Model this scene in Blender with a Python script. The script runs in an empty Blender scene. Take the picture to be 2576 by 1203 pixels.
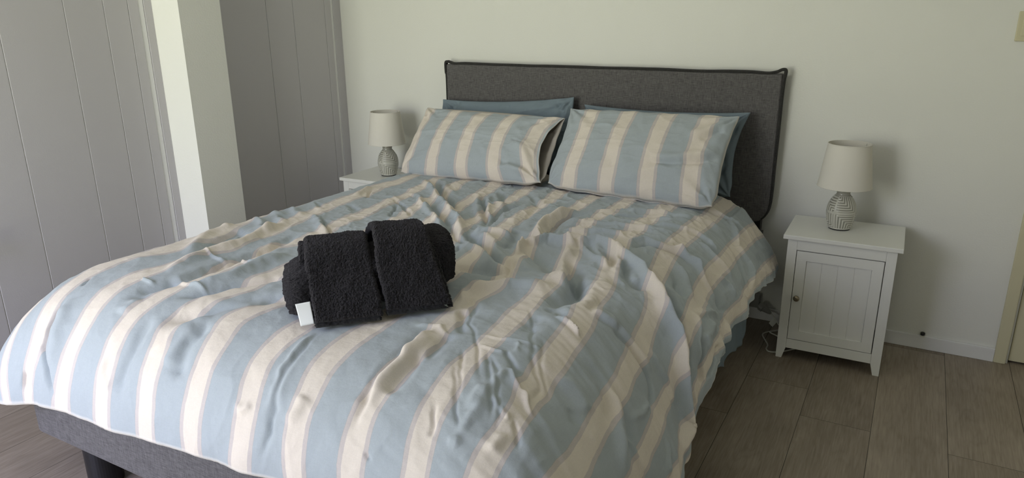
import bpy, bmesh, math, random
import numpy as np
from mathutils import Vector, Matrix
PI = math.pi
SC = bpy.context.scene
COL = SC.collection

# ------------------------------------------------------------------ camera
cam_d = bpy.data.cameras.new('camera')
cam = bpy.data.objects.new('camera', cam_d); COL.objects.link(cam)
yaw, pitch, roll, fpx = 0.5083, 0.3035, -0.0086, 1820.95
cyw, syw, cp, sp = math.cos(yaw), math.sin(yaw), math.cos(pitch), math.sin(pitch)
fw = Vector((-syw*cp, cyw*cp, -sp)); rt = Vector((cyw, syw, 0)); up = rt.cross(fw)
cr_, sr_ = math.cos(roll), math.sin(roll)
r2 = cr_*rt + sr_*up; u2 = -sr_*rt + cr_*up
cam.matrix_world = Matrix(((r2.x, u2.x, -fw.x, 1.2943), (r2.y, u2.y, -fw.y, -3.1344), (r2.z, u2.z, -fw.z, 1.3124), (0, 0, 0, 1)))
cam_d.sensor_fit = 'HORIZONTAL'; cam_d.sensor_width = 36.0; cam_d.lens = 36.0*fpx/2576
cam_d.clip_start = 0.02
SC.camera = cam
SC.view_settings.view_transform = 'Standard'
SC.view_settings.look = 'None'
SC.view_settings.gamma = 1.0
SC.view_settings.use_curve_mapping = False
SC.view_settings.exposure = 0.0

# ------------------------------------------------------------------ world: sky over trees and lawn outside the window
w = bpy.data.worlds.new('outside'); SC.world = w; w.use_nodes = True
nt = w.node_tree; nt.nodes.clear()
o_ = nt.nodes.new('ShaderNodeOutputWorld'); bg = nt.nodes.new('ShaderNodeBackground')
tc = nt.nodes.new('ShaderNodeTexCoord'); sx = nt.nodes.new('ShaderNodeSeparateXYZ'); rp = nt.nodes.new('ShaderNodeValToRGB')
mr = nt.nodes.new('ShaderNodeMapRange'); mr.inputs[1].default_value = -1; mr.inputs[2].default_value = 1
nt.links.new(tc.outputs['Generated'], sx.inputs[0]); nt.links.new(sx.outputs[2], mr.inputs[0]); nt.links.new(mr.outputs[0], rp.inputs[0])
nt.links.new(rp.outputs[0], bg.inputs[0]); nt.links.new(bg.outputs[0], o_.inputs[0])
e = rp.color_ramp.elements
e[0].position = 0.0; e[0].color = (0.80, 0.81, 0.66, 1)
e[1].position = 1.0; e[1].color = (0.5, 0.56, 0.9, 1)
for p_, c_ in ((0.49, (0.66, 0.68, 0.53, 1)), (0.56, (0.63, 0.635, 0.57, 1)), (0.64, (0.62, 0.65, 0.80, 1)), (0.75, (0.55, 0.575, 0.93, 1))):
    x = e.new(p_); x.color = c_
bg.inputs[1].default_value = WORLD_STRENGTH = 12.3

# window opening (in the wall behind the camera)
WX0, WX1, WZ0, WZ1, YW = -1.40, -0.05, 0.06, 2.10, -3.95
ld = bpy.data.lights.new('window_portal', 'AREA'); ld.shape = 'RECTANGLE'; ld.size = WX1-WX0; ld.size_y = WZ1-WZ0
ld.cycles.is_portal = True
lo = bpy.data.objects.new('window_portal', ld); COL.objects.link(lo)
lo.location = ((WX0+WX1)/2, YW-0.02, (WZ0+WZ1)/2); lo.rotation_euler = (PI/2, 0, 0)   # emits toward +y

# ------------------------------------------------------------------ helpers
def link(o, parent=None):
    COL.objects.link(o)
    if parent: o.parent = parent
    return o
def thing(name, label, cat, loc=(0, 0, 0), rz=0, group=None):
    o = bpy.data.objects.new(name, None); o.empty_display_size = .05; link(o)
    o.location = loc; o.rotation_euler = (0, 0, rz); o['label'] = label; o['category'] = cat
    if group: o['group'] = group
    return o
def tag(o, label, cat, group=None):
    o['label'] = label; o['category'] = cat
    if group: o['group'] = group
    return o
def obj(name, bm, mat, parent=None, smooth=False, bevel=0, seg=2):
    me = bpy.data.meshes.new(name); bm.normal_update(); bm.to_mesh(me); bm.free()
    me.materials.append(mat)
    if smooth:
        for p in me.polygons: p.use_smooth = True
    o = bpy.data.objects.new(name, me); link(o, parent)
    if bevel:
        m = o.modifiers.new('bevel', 'BEVEL'); m.width = bevel; m.segments = seg; m.limit_method = 'ANGLE'; m.angle_limit = .6
    return o
def box(bm, x0, x1, y0, y1, z0, z1):
    v = [bm.verts.new(c) for c in ((x0,y0,z0),(x1,y0,z0),(x1,y1,z0),(x0,y1,z0),(x0,y0,z1),(x1,y0,z1),(x1,y1,z1),(x0,y1,z1))]
    for f in ((0,3,2,1),(4,5,6,7),(0,1,5,4),(1,2,6,5),(2,3,7,6),(3,0,4,7)): bm.faces.new([v[i] for i in f])
    return v
def B1(*a):
    bm = bmesh.new(); box(bm, *a); return bm
def struct(name, bm, mat, parent=None, **k):
    o = obj(name, bm, mat, parent, **k)
    if not parent: o['kind'] = 'structure'
    return o
def lathe(prof, n=48, cap=True):
    bm = bmesh.new(); rings = []
    for r, z in prof:
        rings.append([bm.verts.new((r*math.cos(2*PI*i/n), r*math.sin(2*PI*i/n), z)) for i in range(n)])
    for a, b in zip(rings, rings[1:]):
        for i in range(n): bm.faces.new((a[i], a[(i+1) % n], b[(i+1) % n], b[i]))
    if cap:
        bm.faces.new(rings[0][::-1]); bm.faces.new(rings[-1])
    return bm
def tube(pts, r, n=8, closed=False, bm=None):
    bm = bm or bmesh.new(); pts = [Vector(p) for p in pts]; N = len(pts); rings = []; prev = None
    for i, p in enumerate(pts):
        t = (pts[min(i+1, N-1)]-pts[max(i-1, 0)]).normalized()
        if prev is None:
            a = Vector((0, 0, 1)) if abs(t.z) < .9 else Vector((1, 0, 0)); prev = t.cross(a).normalized()
        prev = (prev-t*prev.dot(t)).normalized(); q = t.cross(prev)
        rr = r[i] if isinstance(r, (list, tuple)) else r
        rings.append([bm.verts.new(p+rr*(math.cos(2*PI*k/n)*prev+math.sin(2*PI*k/n)*q)) for k in range(n)])
    for a, b in zip(rings, rings[1:]):
        for i in range(n): bm.faces.new((a[i], a[(i+1) % n], b[(i+1) % n], b[i]))
    bm.faces.new(rings[0][::-1]); bm.faces.new(rings[-1])
    return bm
def spline(pts, n=8):
    P = [Vector(p) for p in pts]; P = [2*P[0]-P[1]]+P+[2*P[-1]-P[-2]]; out = []
    for i in range(1, len(P)-2):
        for k in range(n):
            t = k/n
            out.append(.5*((2*P[i])+(-P[i-1]+P[i+1])*t+(2*P[i-1]-5*P[i]+4*P[i+1]-P[i+2])*t*t+(-P[i-1]+3*P[i]-3*P[i+1]+P[i+2])*t**3))
    out.append(P[-2]); return out
def gridmesh(name, P, mat, parent=None, attrs=None, flip=False, wrap=False):
    """P: (na,nb,3) numpy array -> smooth quad mesh"""
    na, nb = P.shape[:2]; me = bpy.data.meshes.new(name)
    idx = np.arange(na*nb).reshape(na, nb)
    if wrap: idx = np.vstack([idx, idx[:1]])
    a, b, c, d = idx[:-1, :-1], idx[1:, :-1], idx[1:, 1:], idx[:-1, 1:]
    F = np.stack([a, b, c, d] if not flip else [a, d, c, b], -1).reshape(-1, 4)
    me.vertices.add(na*nb); me.vertices.foreach_set('co', P.reshape(-1).astype(np.float32))
    me.loops.add(F.size); me.loops.foreach_set('vertex_index', F.reshape(-1).astype(np.int32))
    me.polygons.add(len(F)); me.polygons.foreach_set('loop_start', np.arange(0, F.size, 4, dtype=np.int32))
    me.polygons.foreach_set('use_smooth', np.ones(len(F), dtype=bool))
    me.update(calc_edges=True); me.validate()
    for k, v in (attrs or {}).items():
        at = me.attributes.new(k, 'FLOAT', 'POINT'); at.data.foreach_set('value', v.reshape(-1).astype(np.float32))
    me.materials.append(mat)
    o = bpy.data.objects.new(name, me); link(o, parent); return o
def vnoise(x, y, seed=0):
    """smooth 2-D value noise in [-1,1]"""
    rng = np.random.RandomState(seed); T = rng.rand(256, 256)*2-1
    xi, yi = np.floor(x).astype(int), np.floor(y).astype(int); fx, fy = x-xi, y-yi
    fx = fx*fx*(3-2*fx); fy = fy*fy*(3-2*fy)
    g = lambda i, j: T[i % 256, j % 256]
    return (g(xi, yi)*(1-fx)*(1-fy)+g(xi+1, yi)*fx*(1-fy)+g(xi, yi+1)*(1-fx)*fy+g(xi+1, yi+1)*fx*fy)

# ------------------------------------------------------------------ materials
def newmat(name, col=(.5, .5, .5), rough=.6, metal=0, spec=.5):
    m = bpy.data.materials.new(name); m.use_nodes = True; b = m.node_tree.nodes['Principled BSDF']
    b.inputs['Base Color'].default_value = (*col, 1); b.inputs['Roughness'].default_value = rough
    b.inputs['Metallic'].default_value = metal; b.inputs['Specular IOR Level'].default_value = spec
    return m, m.node_tree, b
def nd(nt, t, **k):
    n = nt.nodes.new(t)
    for a, b in k.items():
        if a.startswith('_'): setattr(n, a[1:], b)
    return n
def noise(nt, scale, detail=3, rough=.5, vec=None, sc=(1, 1, 1), obj_=True):
    t = nt.nodes.new('ShaderNodeTexCoord'); mp = nt.nodes.new('ShaderNodeMapping'); mp.inputs['Scale'].default_value = sc
    nt.links.new(t.outputs['Object'] if obj_ else t.outputs['UV'], mp.inputs[0])
    n = nt.nodes.new('ShaderNodeTexNoise'); n.inputs['Scale'].default_value = scale; n.inputs['Detail'].default_value = detail; n.inputs['Roughness'].default_value = rough
    nt.links.new(mp.outputs[0], n.inputs['Vector']); return n
def mixc(nt, fac, a, b, mode='MIX'):
    m = nt.nodes.new('ShaderNodeMix'); m.data_type = 'RGBA'; m.blend_type = mode
    for i, v in ((0, fac), (6, a), (7, b)):
        if hasattr(v, 'links'): nt.links.new(v, m.inputs[i])
        else: m.inputs[i].default_value = v if i == 0 else (*v, 1)
    return m.outputs[2]
def mth(nt, op, a, b=None, c=None, clamp=False):
    m = nt.nodes.new('ShaderNodeMath'); m.operation = op; m.use_clamp = clamp
    for i, v in enumerate((a, b, c)):
        if v is None: continue
        if hasattr(v, 'links'): nt.links.new(v, m.inputs[i])
        else: m.inputs[i].default_value = v
    return m.outputs[0]
def bump(nt, b, h, strength=.3, dist=.002):
    n = nt.nodes.new('ShaderNodeBump'); n.inputs['Strength'].default_value = strength; n.inputs['Distance'].default_value = dist
    nt.links.new(h, n.inputs['Height']); nt.links.new(n.outputs[0], b.inputs['Normal']); return n
def paint(name, col, rough=.55, bs=180, bstr=.12, var=.03):
    m, nt, b = newmat(name, col, rough, 0, .35)
    n = noise(nt, bs, 3); bump(nt, b, n.outputs[0], bstr, .002)
    n2 = noise(nt, 2.2, 3); f = mth(nt, 'MULTIPLY_ADD', n2.outputs[0], var*2, 1-var)
    hs = nt.nodes.new('ShaderNodeHueSaturation'); hs.inputs['Color'].default_value = (*col, 1); nt.links.new(f, hs.inputs['Value']); nt.links.new(hs.outputs[0], b.inputs['Base Color'])
    return m
M = {}
M['wall'] = paint('wall_paint', (.80, .80, .76), .75, 160, .25)
M['ceil'] = paint('ceiling_paint', (.88, .88, .87), .8)
M['grey'] = paint('grey_door_paint', (.53, .515, .535), .5, 260, .1)
M['greyw'] = paint('grey_wall_paint', (.42, .415, .415), .55, 260, .1)
M['trimw'] = paint('white_trim_paint', (.80, .80, .80), .5)
M['frame'] = paint('cream_frame_paint', (.64, .60, .42), .5, 90, .2)
M['furn'] = paint('white_furniture_lacquer', (.80, .80, .76), .32, 300, .03, .01)
M['black'] = newmat('black_plastic', (.012, .012, .014), .35)[0]
M['rubber'] = newmat('black_rubber', (.015, .015, .015), .7)[0]
M['dark'] = newmat('dark_gap', (.01, .01, .01), .8)[0]
M['chrome'] = newmat('chrome_metal', (.8, .8, .8), .18, 1)[0]
M['bronze'] = newmat('aged_bronze_metal', (.30, .26, .19), .35, 1)[0]
M['steel'] = newmat('steel_metal', (.55, .55, .55), .3, 1)[0]
M['plast'] = newmat('white_plastic', (.72, .72, .66), .4)[0]
M['greyplast'] = newmat('grey_plastic', (.30, .30, .28), .4)[0]
M['pvc'] = paint('white_window_plastic', (.8, .8, .8), .4)
M['tagw'] = newmat('white_label_cloth', (.82, .84, .84), .6)[0]
M['bulb'] = newmat('frosted_bulb', (.8, .8, .78), .3)[0]
# upholstery linen: crossed slubs
def linen(name, col, lo=.45, hi=1.7):
    m, nt, b = newmat(name, col, .9, 0, .15)
    a = noise(nt, 28, 4, .7, sc=(1.2, 14, 14)); c = noise(nt, 28, 4, .7, sc=(14, 14, 1.2)); d = noise(nt, 420, 2)
    s = mth(nt, 'ADD', a.outputs[0], c.outputs[0]); s = mth(nt, 'MULTIPLY_ADD', s, 1.5, -1.0); s = mth(nt, 'MULTIPLY_ADD', d.outputs[0], .5, s)
    s = mth(nt, 'SUBTRACT', s, .25, clamp=True)
    mr = nt.nodes.new('ShaderNodeMapRange'); nt.links.new(s, mr.inputs[0]); mr.inputs[3].default_value = lo; mr.inputs[4].default_value = hi
    hs = nt.nodes.new('ShaderNodeHueSaturation'); hs.inputs['Color'].default_value = (*col, 1); nt.links.new(mr.outputs[0], hs.inputs['Value'])
    nt.links.new(hs.outputs[0], b.inputs['Base Color']); b.inputs['Sheen Weight'].default_value = .15
    bump(nt, b, s, .35, .0015); return m
M['linen'] = linen('grey_upholstery_linen', (.115, .11, .11))
M['linen_d'] = linen('dark_piping_linen', (.035, .034, .033))
# striped cotton
def striped(name, period_attr='stripe', tint=1.0):
    m, nt, b = newmat(name, (.5, .5, .5), .85, 0, .2)
    at = nt.nodes.new('ShaderNodeAttribute'); at.attribute_name = period_attr
    wob = noise(nt, 90, 2); s = mth(nt, 'MULTIPLY_ADD', wob.outputs[0], .012, at.outputs['Fac']); s = mth(nt, 'SUBTRACT', s, .006)
    f = mth(nt, 'FRACT', mth(nt, 'ADD', s, 100.5)); d = mth(nt, 'ABSOLUTE', mth(nt, 'SUBTRACT', f, .5))
    cr = nt.nodes.new('ShaderNodeValToRGB'); nt.links.new(d, cr.inputs[0]); el = cr.color_ramp.elements
    cream, fringe, blue, line = (.76, .69, .61, 1), (.58, .53, .51, 1), (.42, .468, .50, 1), (.43, .43, .43, 1)
    el[0].position = 0; el[0].color = cream; el[1].position = 1; el[1].color = blue
    for p_, c_ in ((.148, cream), (.156, fringe), (.222, fringe), (.228, line), (.236, blue)):
        x = el.new(p_); x.color = c_
    # fine weave speckle and slubs
    t1 = noise(nt, 900, 2, sc=(1, 1, 1)); t2 = noise(nt, 60, 4, .7, sc=(1, 8, 8)); t3 = noise(nt, 60, 4, .7, sc=(8, 1, 1))
    v = mth(nt, 'ADD', mth(nt, 'MULTIPLY', t1.outputs[0], .18), mth(nt, 'MULTIPLY', mth(nt, 'ADD', t2.outputs[0], t3.outputs[0]), .14))
    v = mth(nt, 'ADD', v, .77)
    ed = nt.nodes.new('ShaderNodeAttribute'); ed.attribute_name = 'edge'
    c0 = mixc(nt, ed.outputs['Fac'], cr.outputs[0], (.80, .76, .70))
    hs = nt.nodes.new('ShaderNodeHueSaturation'); nt.links.new(c0, hs.inputs['Color']); nt.links.new(v, hs.inputs['Value'])
    nt.links.new(hs.outputs[0], b.inputs['Base Color']); b.inputs['Sheen Weight'].default_value = .1
    bn = noise(nt, 38, 5, .62); bn2 = noise(nt, 700, 2)
    h = mth(nt, 'MULTIPLY_ADD', bn2.outputs[0], .05, bn.outputs[0]); bump(nt, b, h, .28, .006)
    return m
M['stripe'] = striped('striped_cotton')
def cotton(name, col, bs=.3):
    m, nt, b = newmat(name, col, .85, 0, .2); n = noise(nt, 24, 5, .6); bump(nt, b, n.outputs[0], bs, .008)
    n2 = noise(nt, 8, 3); f = mth(nt, 'MULTIPLY_ADD', n2.outputs[0], .2, .9); hs = nt.nodes.new('ShaderNodeHueSaturation'); hs.inputs['Color'].default_value = (*col, 1)
    nt.links.new(f, hs.inputs['Value']); nt.links.new(hs.outputs[0], b.inputs['Base Color']); return m
M['blue'] = cotton('slate_blue_cotton', (.195, .245, .285))
M['inner'] = cotton('cream_cotton', (.50, .46, .42))
M['mattress'] = cotton('mattress_ticking', (.7, .7, .7), .1)
# terry towelling
m, nt, b = newmat('charcoal_terry', (.016, .0155, .018), .95, 0, .1)
n = noise(nt, 380, 3, .7); n2 = noise(nt, 60, 3)
cr = nt.nodes.new('ShaderNodeValToRGB'); nt.links.new(n.outputs[0], cr.inputs[0]); cr.color_ramp.elements[0].position = .38; cr.color_ramp.elements[0].color = (.003, .003, .0035, 1); cr.color_ramp.elements[1].position = .7; cr.color_ramp.elements[1].color = (.040, .038, .043, 1)
nt.links.new(cr.outputs[0], b.inputs['Base Color']); bump(nt, b, n.outputs[0], .9, .003); b.inputs['Sheen Weight'].default_value = .25; b.inputs['Sheen Roughness'].default_value = .6
b.inputs['Sheen Tint'].default_value = (.4, .38, .42, 1)
M['terry'] = m
M['hem'] = linen('charcoal_hem_band', (.016, .016, .018))
# lamp shade linen
m, nt, b = newmat('white_shade_linen', (.88, .85, .78), .9, 0, .1)
n = noise(nt, 500, 2); bump(nt, b, n.outputs[0], .15, .001)
tr = nt.nodes.new('ShaderNodeBsdfTranslucent'); tr.inputs[0].default_value = (.75, .70, .6, 1); mx = nt.nodes.new('ShaderNodeMixShader'); mx.inputs[0].default_value = .15
nt.links.new(b.outputs[0], mx.inputs[1]); nt.links.new(tr.outputs[0], mx.inputs[2]); nt.links.new(mx.outputs[0], nt.nodes['Material Output'].inputs[0])
M['shade'] = m
# glazed ceramic
m, nt, b = newmat('grey_glazed_ceramic', (.5, .5, .45), .16, 0, .6)
at = nt.nodes.new('ShaderNodeAttribute'); at.attribute_name = 'ridge'
c = mixc(nt, at.outputs['Fac'], (.25, .245, .205), (.68, .67, .60)); nt.links.new(c, b.inputs['Base Color']); b.inputs['Coat Weight'].default_value = .5
M['ceramic'] = m
# floor vinyl planks
m, nt, b = newmat('oak_vinyl', (.2, .17, .14), .42, 0, .4)
at = nt.nodes.new('ShaderNodeAttribute'); at.attribute_name = 'plank'
tcn = nt.nodes.new('ShaderNodeTexCoord'); cb = nt.nodes.new('ShaderNodeCombineXYZ'); nt.links.new(mth(nt, 'MULTIPLY', at.outputs['Fac'], 37.0), cb.inputs[2]); nt.links.new(mth(nt, 'MULTIPLY', at.outputs['Fac'], 11.0), cb.inputs[1])
va = nt.nodes.new('ShaderNodeVectorMath'); va.operation = 'ADD'; nt.links.new(tcn.outputs['Object'], va.inputs[0]); nt.links.new(cb.outputs[0], va.inputs[1])
def gmap(sc):
    mp = nt.nodes.new('ShaderNodeMapping'); mp.inputs['Scale'].default_value = sc; nt.links.new(va.outputs[0], mp.inputs[0]); return mp.outputs[0]
def gn(sc, s, d=4, r=.6, dist=0):
    n = nt.nodes.new('ShaderNodeTexNoise'); n.inputs['Scale'].default_value = s; n.inputs['Detail'].default_value = d; n.inputs['Roughness'].default_value = r; n.inputs['Distortion'].default_value = dist
    nt.links.new(gmap(sc), n.inputs['Vector']); return n.outputs[0]
big = gn((6.0, .8, 1), 2.0, 2, .5, .3)
rings = mth(nt, 'SINE', mth(nt, 'MULTIPLY', big, 85.0)); rings = mth(nt, 'MULTIPLY_ADD', rings, .5, .5); rings = mth(nt, 'POWER', rings, 2.5)
fine = gn((70, 3, 1), 3.0, 4, .65); cloud = gn((3, 1.2, 1), 2.2, 3, .6)
v = mth(nt, 'ADD', mth(nt, 'MULTIPLY', fine, .62), mth(nt, 'MULTIPLY', rings, -.055)); v = mth(nt, 'ADD', v, mth(nt, 'MULTIPLY', cloud, .60)); v = mth(nt, 'ADD', v, mth(nt, 'MULTIPLY', at.outputs['Fac'], .14))
cr = nt.nodes.new('ShaderNodeValToRGB'); nt.links.new(v, cr.inputs[0]); cr.color_ramp.elements[0].position = .3; cr.color_ramp.elements[0].color = (.125, .093, .063, 1); cr.color_ramp.elements[1].position = .95; cr.color_ramp.elements[1].color = (.40, .338, .272, 1)
nt.links.new(cr.outputs[0], b.inputs['Base Color']); bump(nt, b, v, .12, .001)
M['floor'] = m
# ================================================================== the room
XWL = -1.50          # face of the grey doors on the left
struct('floor', B1(-1.56, 2.75, -4.1, .12, -.06, -.0015), M['dark'])
# vinyl planks laid lengthwise towards the headboard wall (one surface, thin joints)
def planks():
    bm = bmesh.new(); la = bm.verts.layers.float.new('plank'); rnd = random.Random(4)
    wd, g = .2175, .0007; x = 1.3075-14*wd; k = 0
    while x < 2.75:
        joints = []; y = -4.2-rnd.random()*1.2
        if k == 13: y = -.772-1.25*3
        while y < .15: joints.append(y); y += 1.25
        joints.append(.13)
        for a, b_ in zip(joints, joints[1:]):
            a2, b2 = max(a, -4.1), min(b_, .13); x0, x1 = max(x, -1.56), min(x+wd, 2.75)
            if b2-a2 < .02 or x1-x0 < .01: continue
            r = rnd.random()
            if k == 13 and a < -.8 and b_ < -.7: r = .95
            if k == 13 and a > -.8: r = .35
            vs = [bm.verts.new(c) for c in ((x0+g, a2+g, 0), (x1-g, a2+g, 0), (x1-g, b2-g, 0), (x0+g, b2-g, 0))]
            for v_ in vs: v_[la] = r
            bm.faces.new(vs)
        x += wd; k += 1
    return bm
fl = struct('floor_planks', planks(), M['floor'], bpy.data.objects['floor'])
fl.name = 'plank_surface'
HC = 2.45
struct('ceiling', B1(-1.6, 2.85, YW-.1, .2, HC, HC+.1), M['ceil'])
# headboard wall with a doorway at its right end
bm = B1(-1.6, 1.735, 0, .12, 0, HC); box(bm, 2.60, 2.85, 0, .12, 0, HC); box(bm, 1.735, 2.60, 0, .12, 2.06, HC)
struct('wall_back', bm, M['wall'])
struct('wall_right', B1(2.75, 2.85, YW-.1, 0, 0, HC), M['wall'])
struct('wall_left', B1(-1.64, -1.535, YW-.1, .12, 0, HC), M['wall'])
bm = bmesh.new()
for a in ((-1.6, WX0, 0, HC), (WX1, 2.85, 0, HC), (WX0, WX1, 0, WZ0), (WX0, WX1, WZ1, HC)): box(bm, a[0], a[1], YW-.12, YW, a[2], a[3])
struct('wall_front', bm, M['wall'])
# window: frame with one mullion
bm = bmesh.new(); f = .05
for a in ((WX0, WX0+f, WZ0, WZ1), (WX1-f, WX1, WZ0, WZ1), (WX0, WX1, WZ0, WZ0+f), (WX0, WX1, WZ1-f, WZ1), ((WX0+WX1)/2-.03, (WX0+WX1)/2+.03, WZ0, WZ1)):
    box(bm, a[0], a[1], YW-.09, YW-.03, a[2], a[3])
wn = struct('window_1', bm, M['pvc'], bevel=.004)
# column between the two runs of doors
PX, PY0, PY1 = -1.338, -1.128, -.924
struct('wall_column', B1(-1.535, PX, PY0, PY1, 0, HC), M['wall'])
# grooved grey doors
def door(name, cuts, grooves=.0017, back=M['trimw']):
    root = struct(name, B1(-1.535, XWL-.0028, cuts[0], cuts[-1], .012, HC-.05), back)  # white backing: the lit side of each groove put into its colour
    for a, b_ in zip(cuts, cuts[1:]):
        o = obj('door_board', B1(XWL-.0085, XWL, a+grooves, b_-grooves, .012, HC-.05), M['grey'], root, bevel=.0010, seg=1)
    return root
d1 = door('door_1', [-2.60, -2.34, -2.12, -1.904, -1.727, -1.490, -1.336, -1.234, -1.188])
door('door_3', [-3.6, -3.35, -3.1, -2.85, -2.61])
struct('trim_1', B1(-1.535, XWL-.004, -1.187, -1.163, 0, HC), M['trimw'], bevel=.002)
struct('trim_2', B1(-1.535, XWL, -1.162, PY0-.0005, 0, HC), M['grey'])
door('door_2', [PY1+.001, -.522, -.347, -.122, -.073])
struct('trim_3', B1(-1.535, XWL-.004, -.072, -.055, 0, HC), M['trimw'], bevel=.002)
struct('trim_4', B1(-1.535, XWL, -.0545, -.0005, 0, HC), M['grey'])
# lever handle just outside the frame, its shadow reaches into view
bm = lathe([(.022, 0), (.022, .008), (.018, .010)], 24); bmesh.ops.rotate(bm, verts=bm.verts, cent=(0, 0, 0), matrix=Matrix.Rotation(PI/2, 3, 'Y')); bmesh.ops.translate(bm, verts=bm.verts, vec=(XWL, -2.14, .565))
tube([(XWL+.008, -2.14, .565), (XWL+.045, -2.14, .565), (XWL+.052, -2.13, .565), (XWL+.052, -1.925, .565)], .011, 10, bm=bm)
obj('door_handle', bm, M['steel'], d1, smooth=True)
# baseboard, door frame and door leaf on the headboard wall
struct('baseboard_back', B1(-1.5, 1.688, -.012, 0, 0, .056), M['trimw'], bevel=.002)
bm = B1(1.688, 1.728, -.014, .05, 0, 2.1); box(bm, 1.728, 2.62, -.014, .05, 2.05, 2.1); box(bm, 2.58, 2.62, -.014, .05, 0, 2.05)
struct('trim_5', bm, M['frame'], bevel=.003)
struct('door_4', B1(1.738, 2.575, .012, .05, .008, 2.045), M['frame'], bevel=.002)
struct('door_gap_shade', B1(1.70, 2.64, .121, .14, 0, 2.2), M['dark'])  # near-black sheet closing the doorway; its colour stands in for shade in the gap
# light switch at the top right
sw = thing('light_switch', 'cream plastic light switch plate on the wall above the door frame corner', 'light switch', (1.600, 0, 1.252))
obj('switch_plate', B1(-.042, .042, -.010, 0, -.050, .050), M['frame'], sw, bevel=.003)
obj('rocker', B1(-.028, .028, -.014, -.009, -.032, .032), M['frame'], sw, bevel=.002)
# little black stub on the baseboard
st = thing('cable_stub', 'tiny black capped cable stub poking out on top of the white baseboard', 'cable stub', (1.440, -.008, .056))
bm = lathe([(.004, 0), (.004, .004), (.0085, .005), (.0085, .013), (.006, .015)], 16); obj('stub_cap', bm, M['black'], st, smooth=False)
obj('stub_clip', B1(-.008, .008, -.006, .004, -.004, .0015), M['plast'], st)

# ================================================================== bed
bed = thing('bed', 'double bed with dark grey linen headboard, grey upholstered base and black round legs', 'bed', (0, -1.1, 0))
def bobj(name, bm, mat, parent=bed, **k):
    bmesh.ops.translate(bm, verts=bm.verts, vec=(0, 1.1, 0)) if parent is bed else None
    return obj(name, bm, mat, parent, **k)
bm = B1(-.80, .80, -2.20, -.09, .165, .395)
bobj('bed_base', bm, M['linen'], bevel=.010, seg=3)
bm = B1(-.765, .765, -2.13, -.105, .3955, .490)
bobj('mattress', bm, M['mattress'], bevel=.06, seg=5)
for x, y in ((-.655, -2.115), (.655, -2.115), (-.655, -.2), (.655, -.2)):
    bm = lathe([(.046, 0), (.047, .002), (.047, .164)], 40); bmesh.ops.translate(bm, verts=bm.verts, vec=(x, y+1.1, 0))
    obj('leg', bm, M['black'], bed, smooth=False)
    o = bed.children[-1]
    for p in o.data.polygons: p.use_smooth = abs(p.normal.z) < .5
# headboard: soft slab, lower corners rounded inwards
def outline(x0, x1, z0, z1, r0, n=8):
    pts = []
    for k in range(n+1):
        a = PI+k/n*PI/2; pts.append((x0+r0+r0*math.cos(a)*1, z0+1.6*r0+1.6*r0*math.sin(a)))
    for k in range(n+1):
        a = 1.5*PI+k/n*PI/2; pts.append((x1-r0+r0*math.cos(a), z0+1.6*r0+1.6*r0*math.sin(a)))
    pts += [(x1, z1), (x0, z1)]
    return pts
HX0, HX1, HZ0, HZ1, HY = -.785, .812, .455, 1.070, -.062
ol = outline(HX0, HX1, HZ0, HZ1, .055)
bm = bmesh.new()
fr = [bm.verts.new((x, HY, z)) for x, z in ol]; bk = [bm.verts.new((x, -.006, z)) for x, z in ol]
bm.faces.new(fr); bm.faces.new(bk[::-1])
for i in range(len(ol)): bm.faces.new((fr[i], bk[i], bk[(i+1) % len(ol)], fr[(i+1) % len(ol)]))
hb = bobj('headboard', bm, M['linen'], bevel=.008, seg=3)
# flat self-piping round the edge with raised ears at the upper corners
rnd = random.Random(2)
path = [(HX1-.055, HZ0+.005), (HX1-.018, HZ0+.030), (HX1+.001, HZ0+.09), (HX1+.003, .7), (HX1+.004, .85), (HX1+.004, .98), (HX1+.006, 1.045), (HX1+.010, HZ1+.012), (HX1-.002, HZ1+.018), (HX1-.025, HZ1+.008), (HX1-.06, HZ1+.002)]
path += [(x, HZ1+.004+rnd.uniform(-.0015, .0015)) for x in np.linspace(HX1-.12, HX0+.1, 16)]
path += [(HX0+.045, HZ1+.003), (HX0+.022, HZ1+.008), (HX0+.003, HZ1+.012), (HX0-.007, HZ1+.004), (HX0-.006, 1.03), (HX0-.001, 1.0), (HX0-.001, .8), (HX0, .6), (HX0+.001, HZ0+.09), (HX0+.018, HZ0+.03), (HX0+.055, HZ0+.005)]
bm = bmesh.new()
for off in (HY+.006, HY+.018):
    tube(spline([(x, off+rnd.uniform(-.001, .001), z) for x, z in path], 5), .0062, 8, bm=bm)
bmesh.ops.translate(bm, verts=bm.verts, vec=(0, 1.1, 0))
obj('headboard_piping', bm, M['linen_d'], hb, smooth=True)['label'] = 'dark doubled piping along the headboard edge'
bobj('headboard_bracket', B1(.745, .782, -.060, -.013, .30, .475), M['black'], bevel=.002)
bobj('headboard_bracket', B1(-.782, -.745, -.060, -.013, .30, .475), M['black'], bevel=.002)
bobj('headboard_bracket', B1(.700, .797, -.100, -.055, .40, .424), M['linen_d'])

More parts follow.
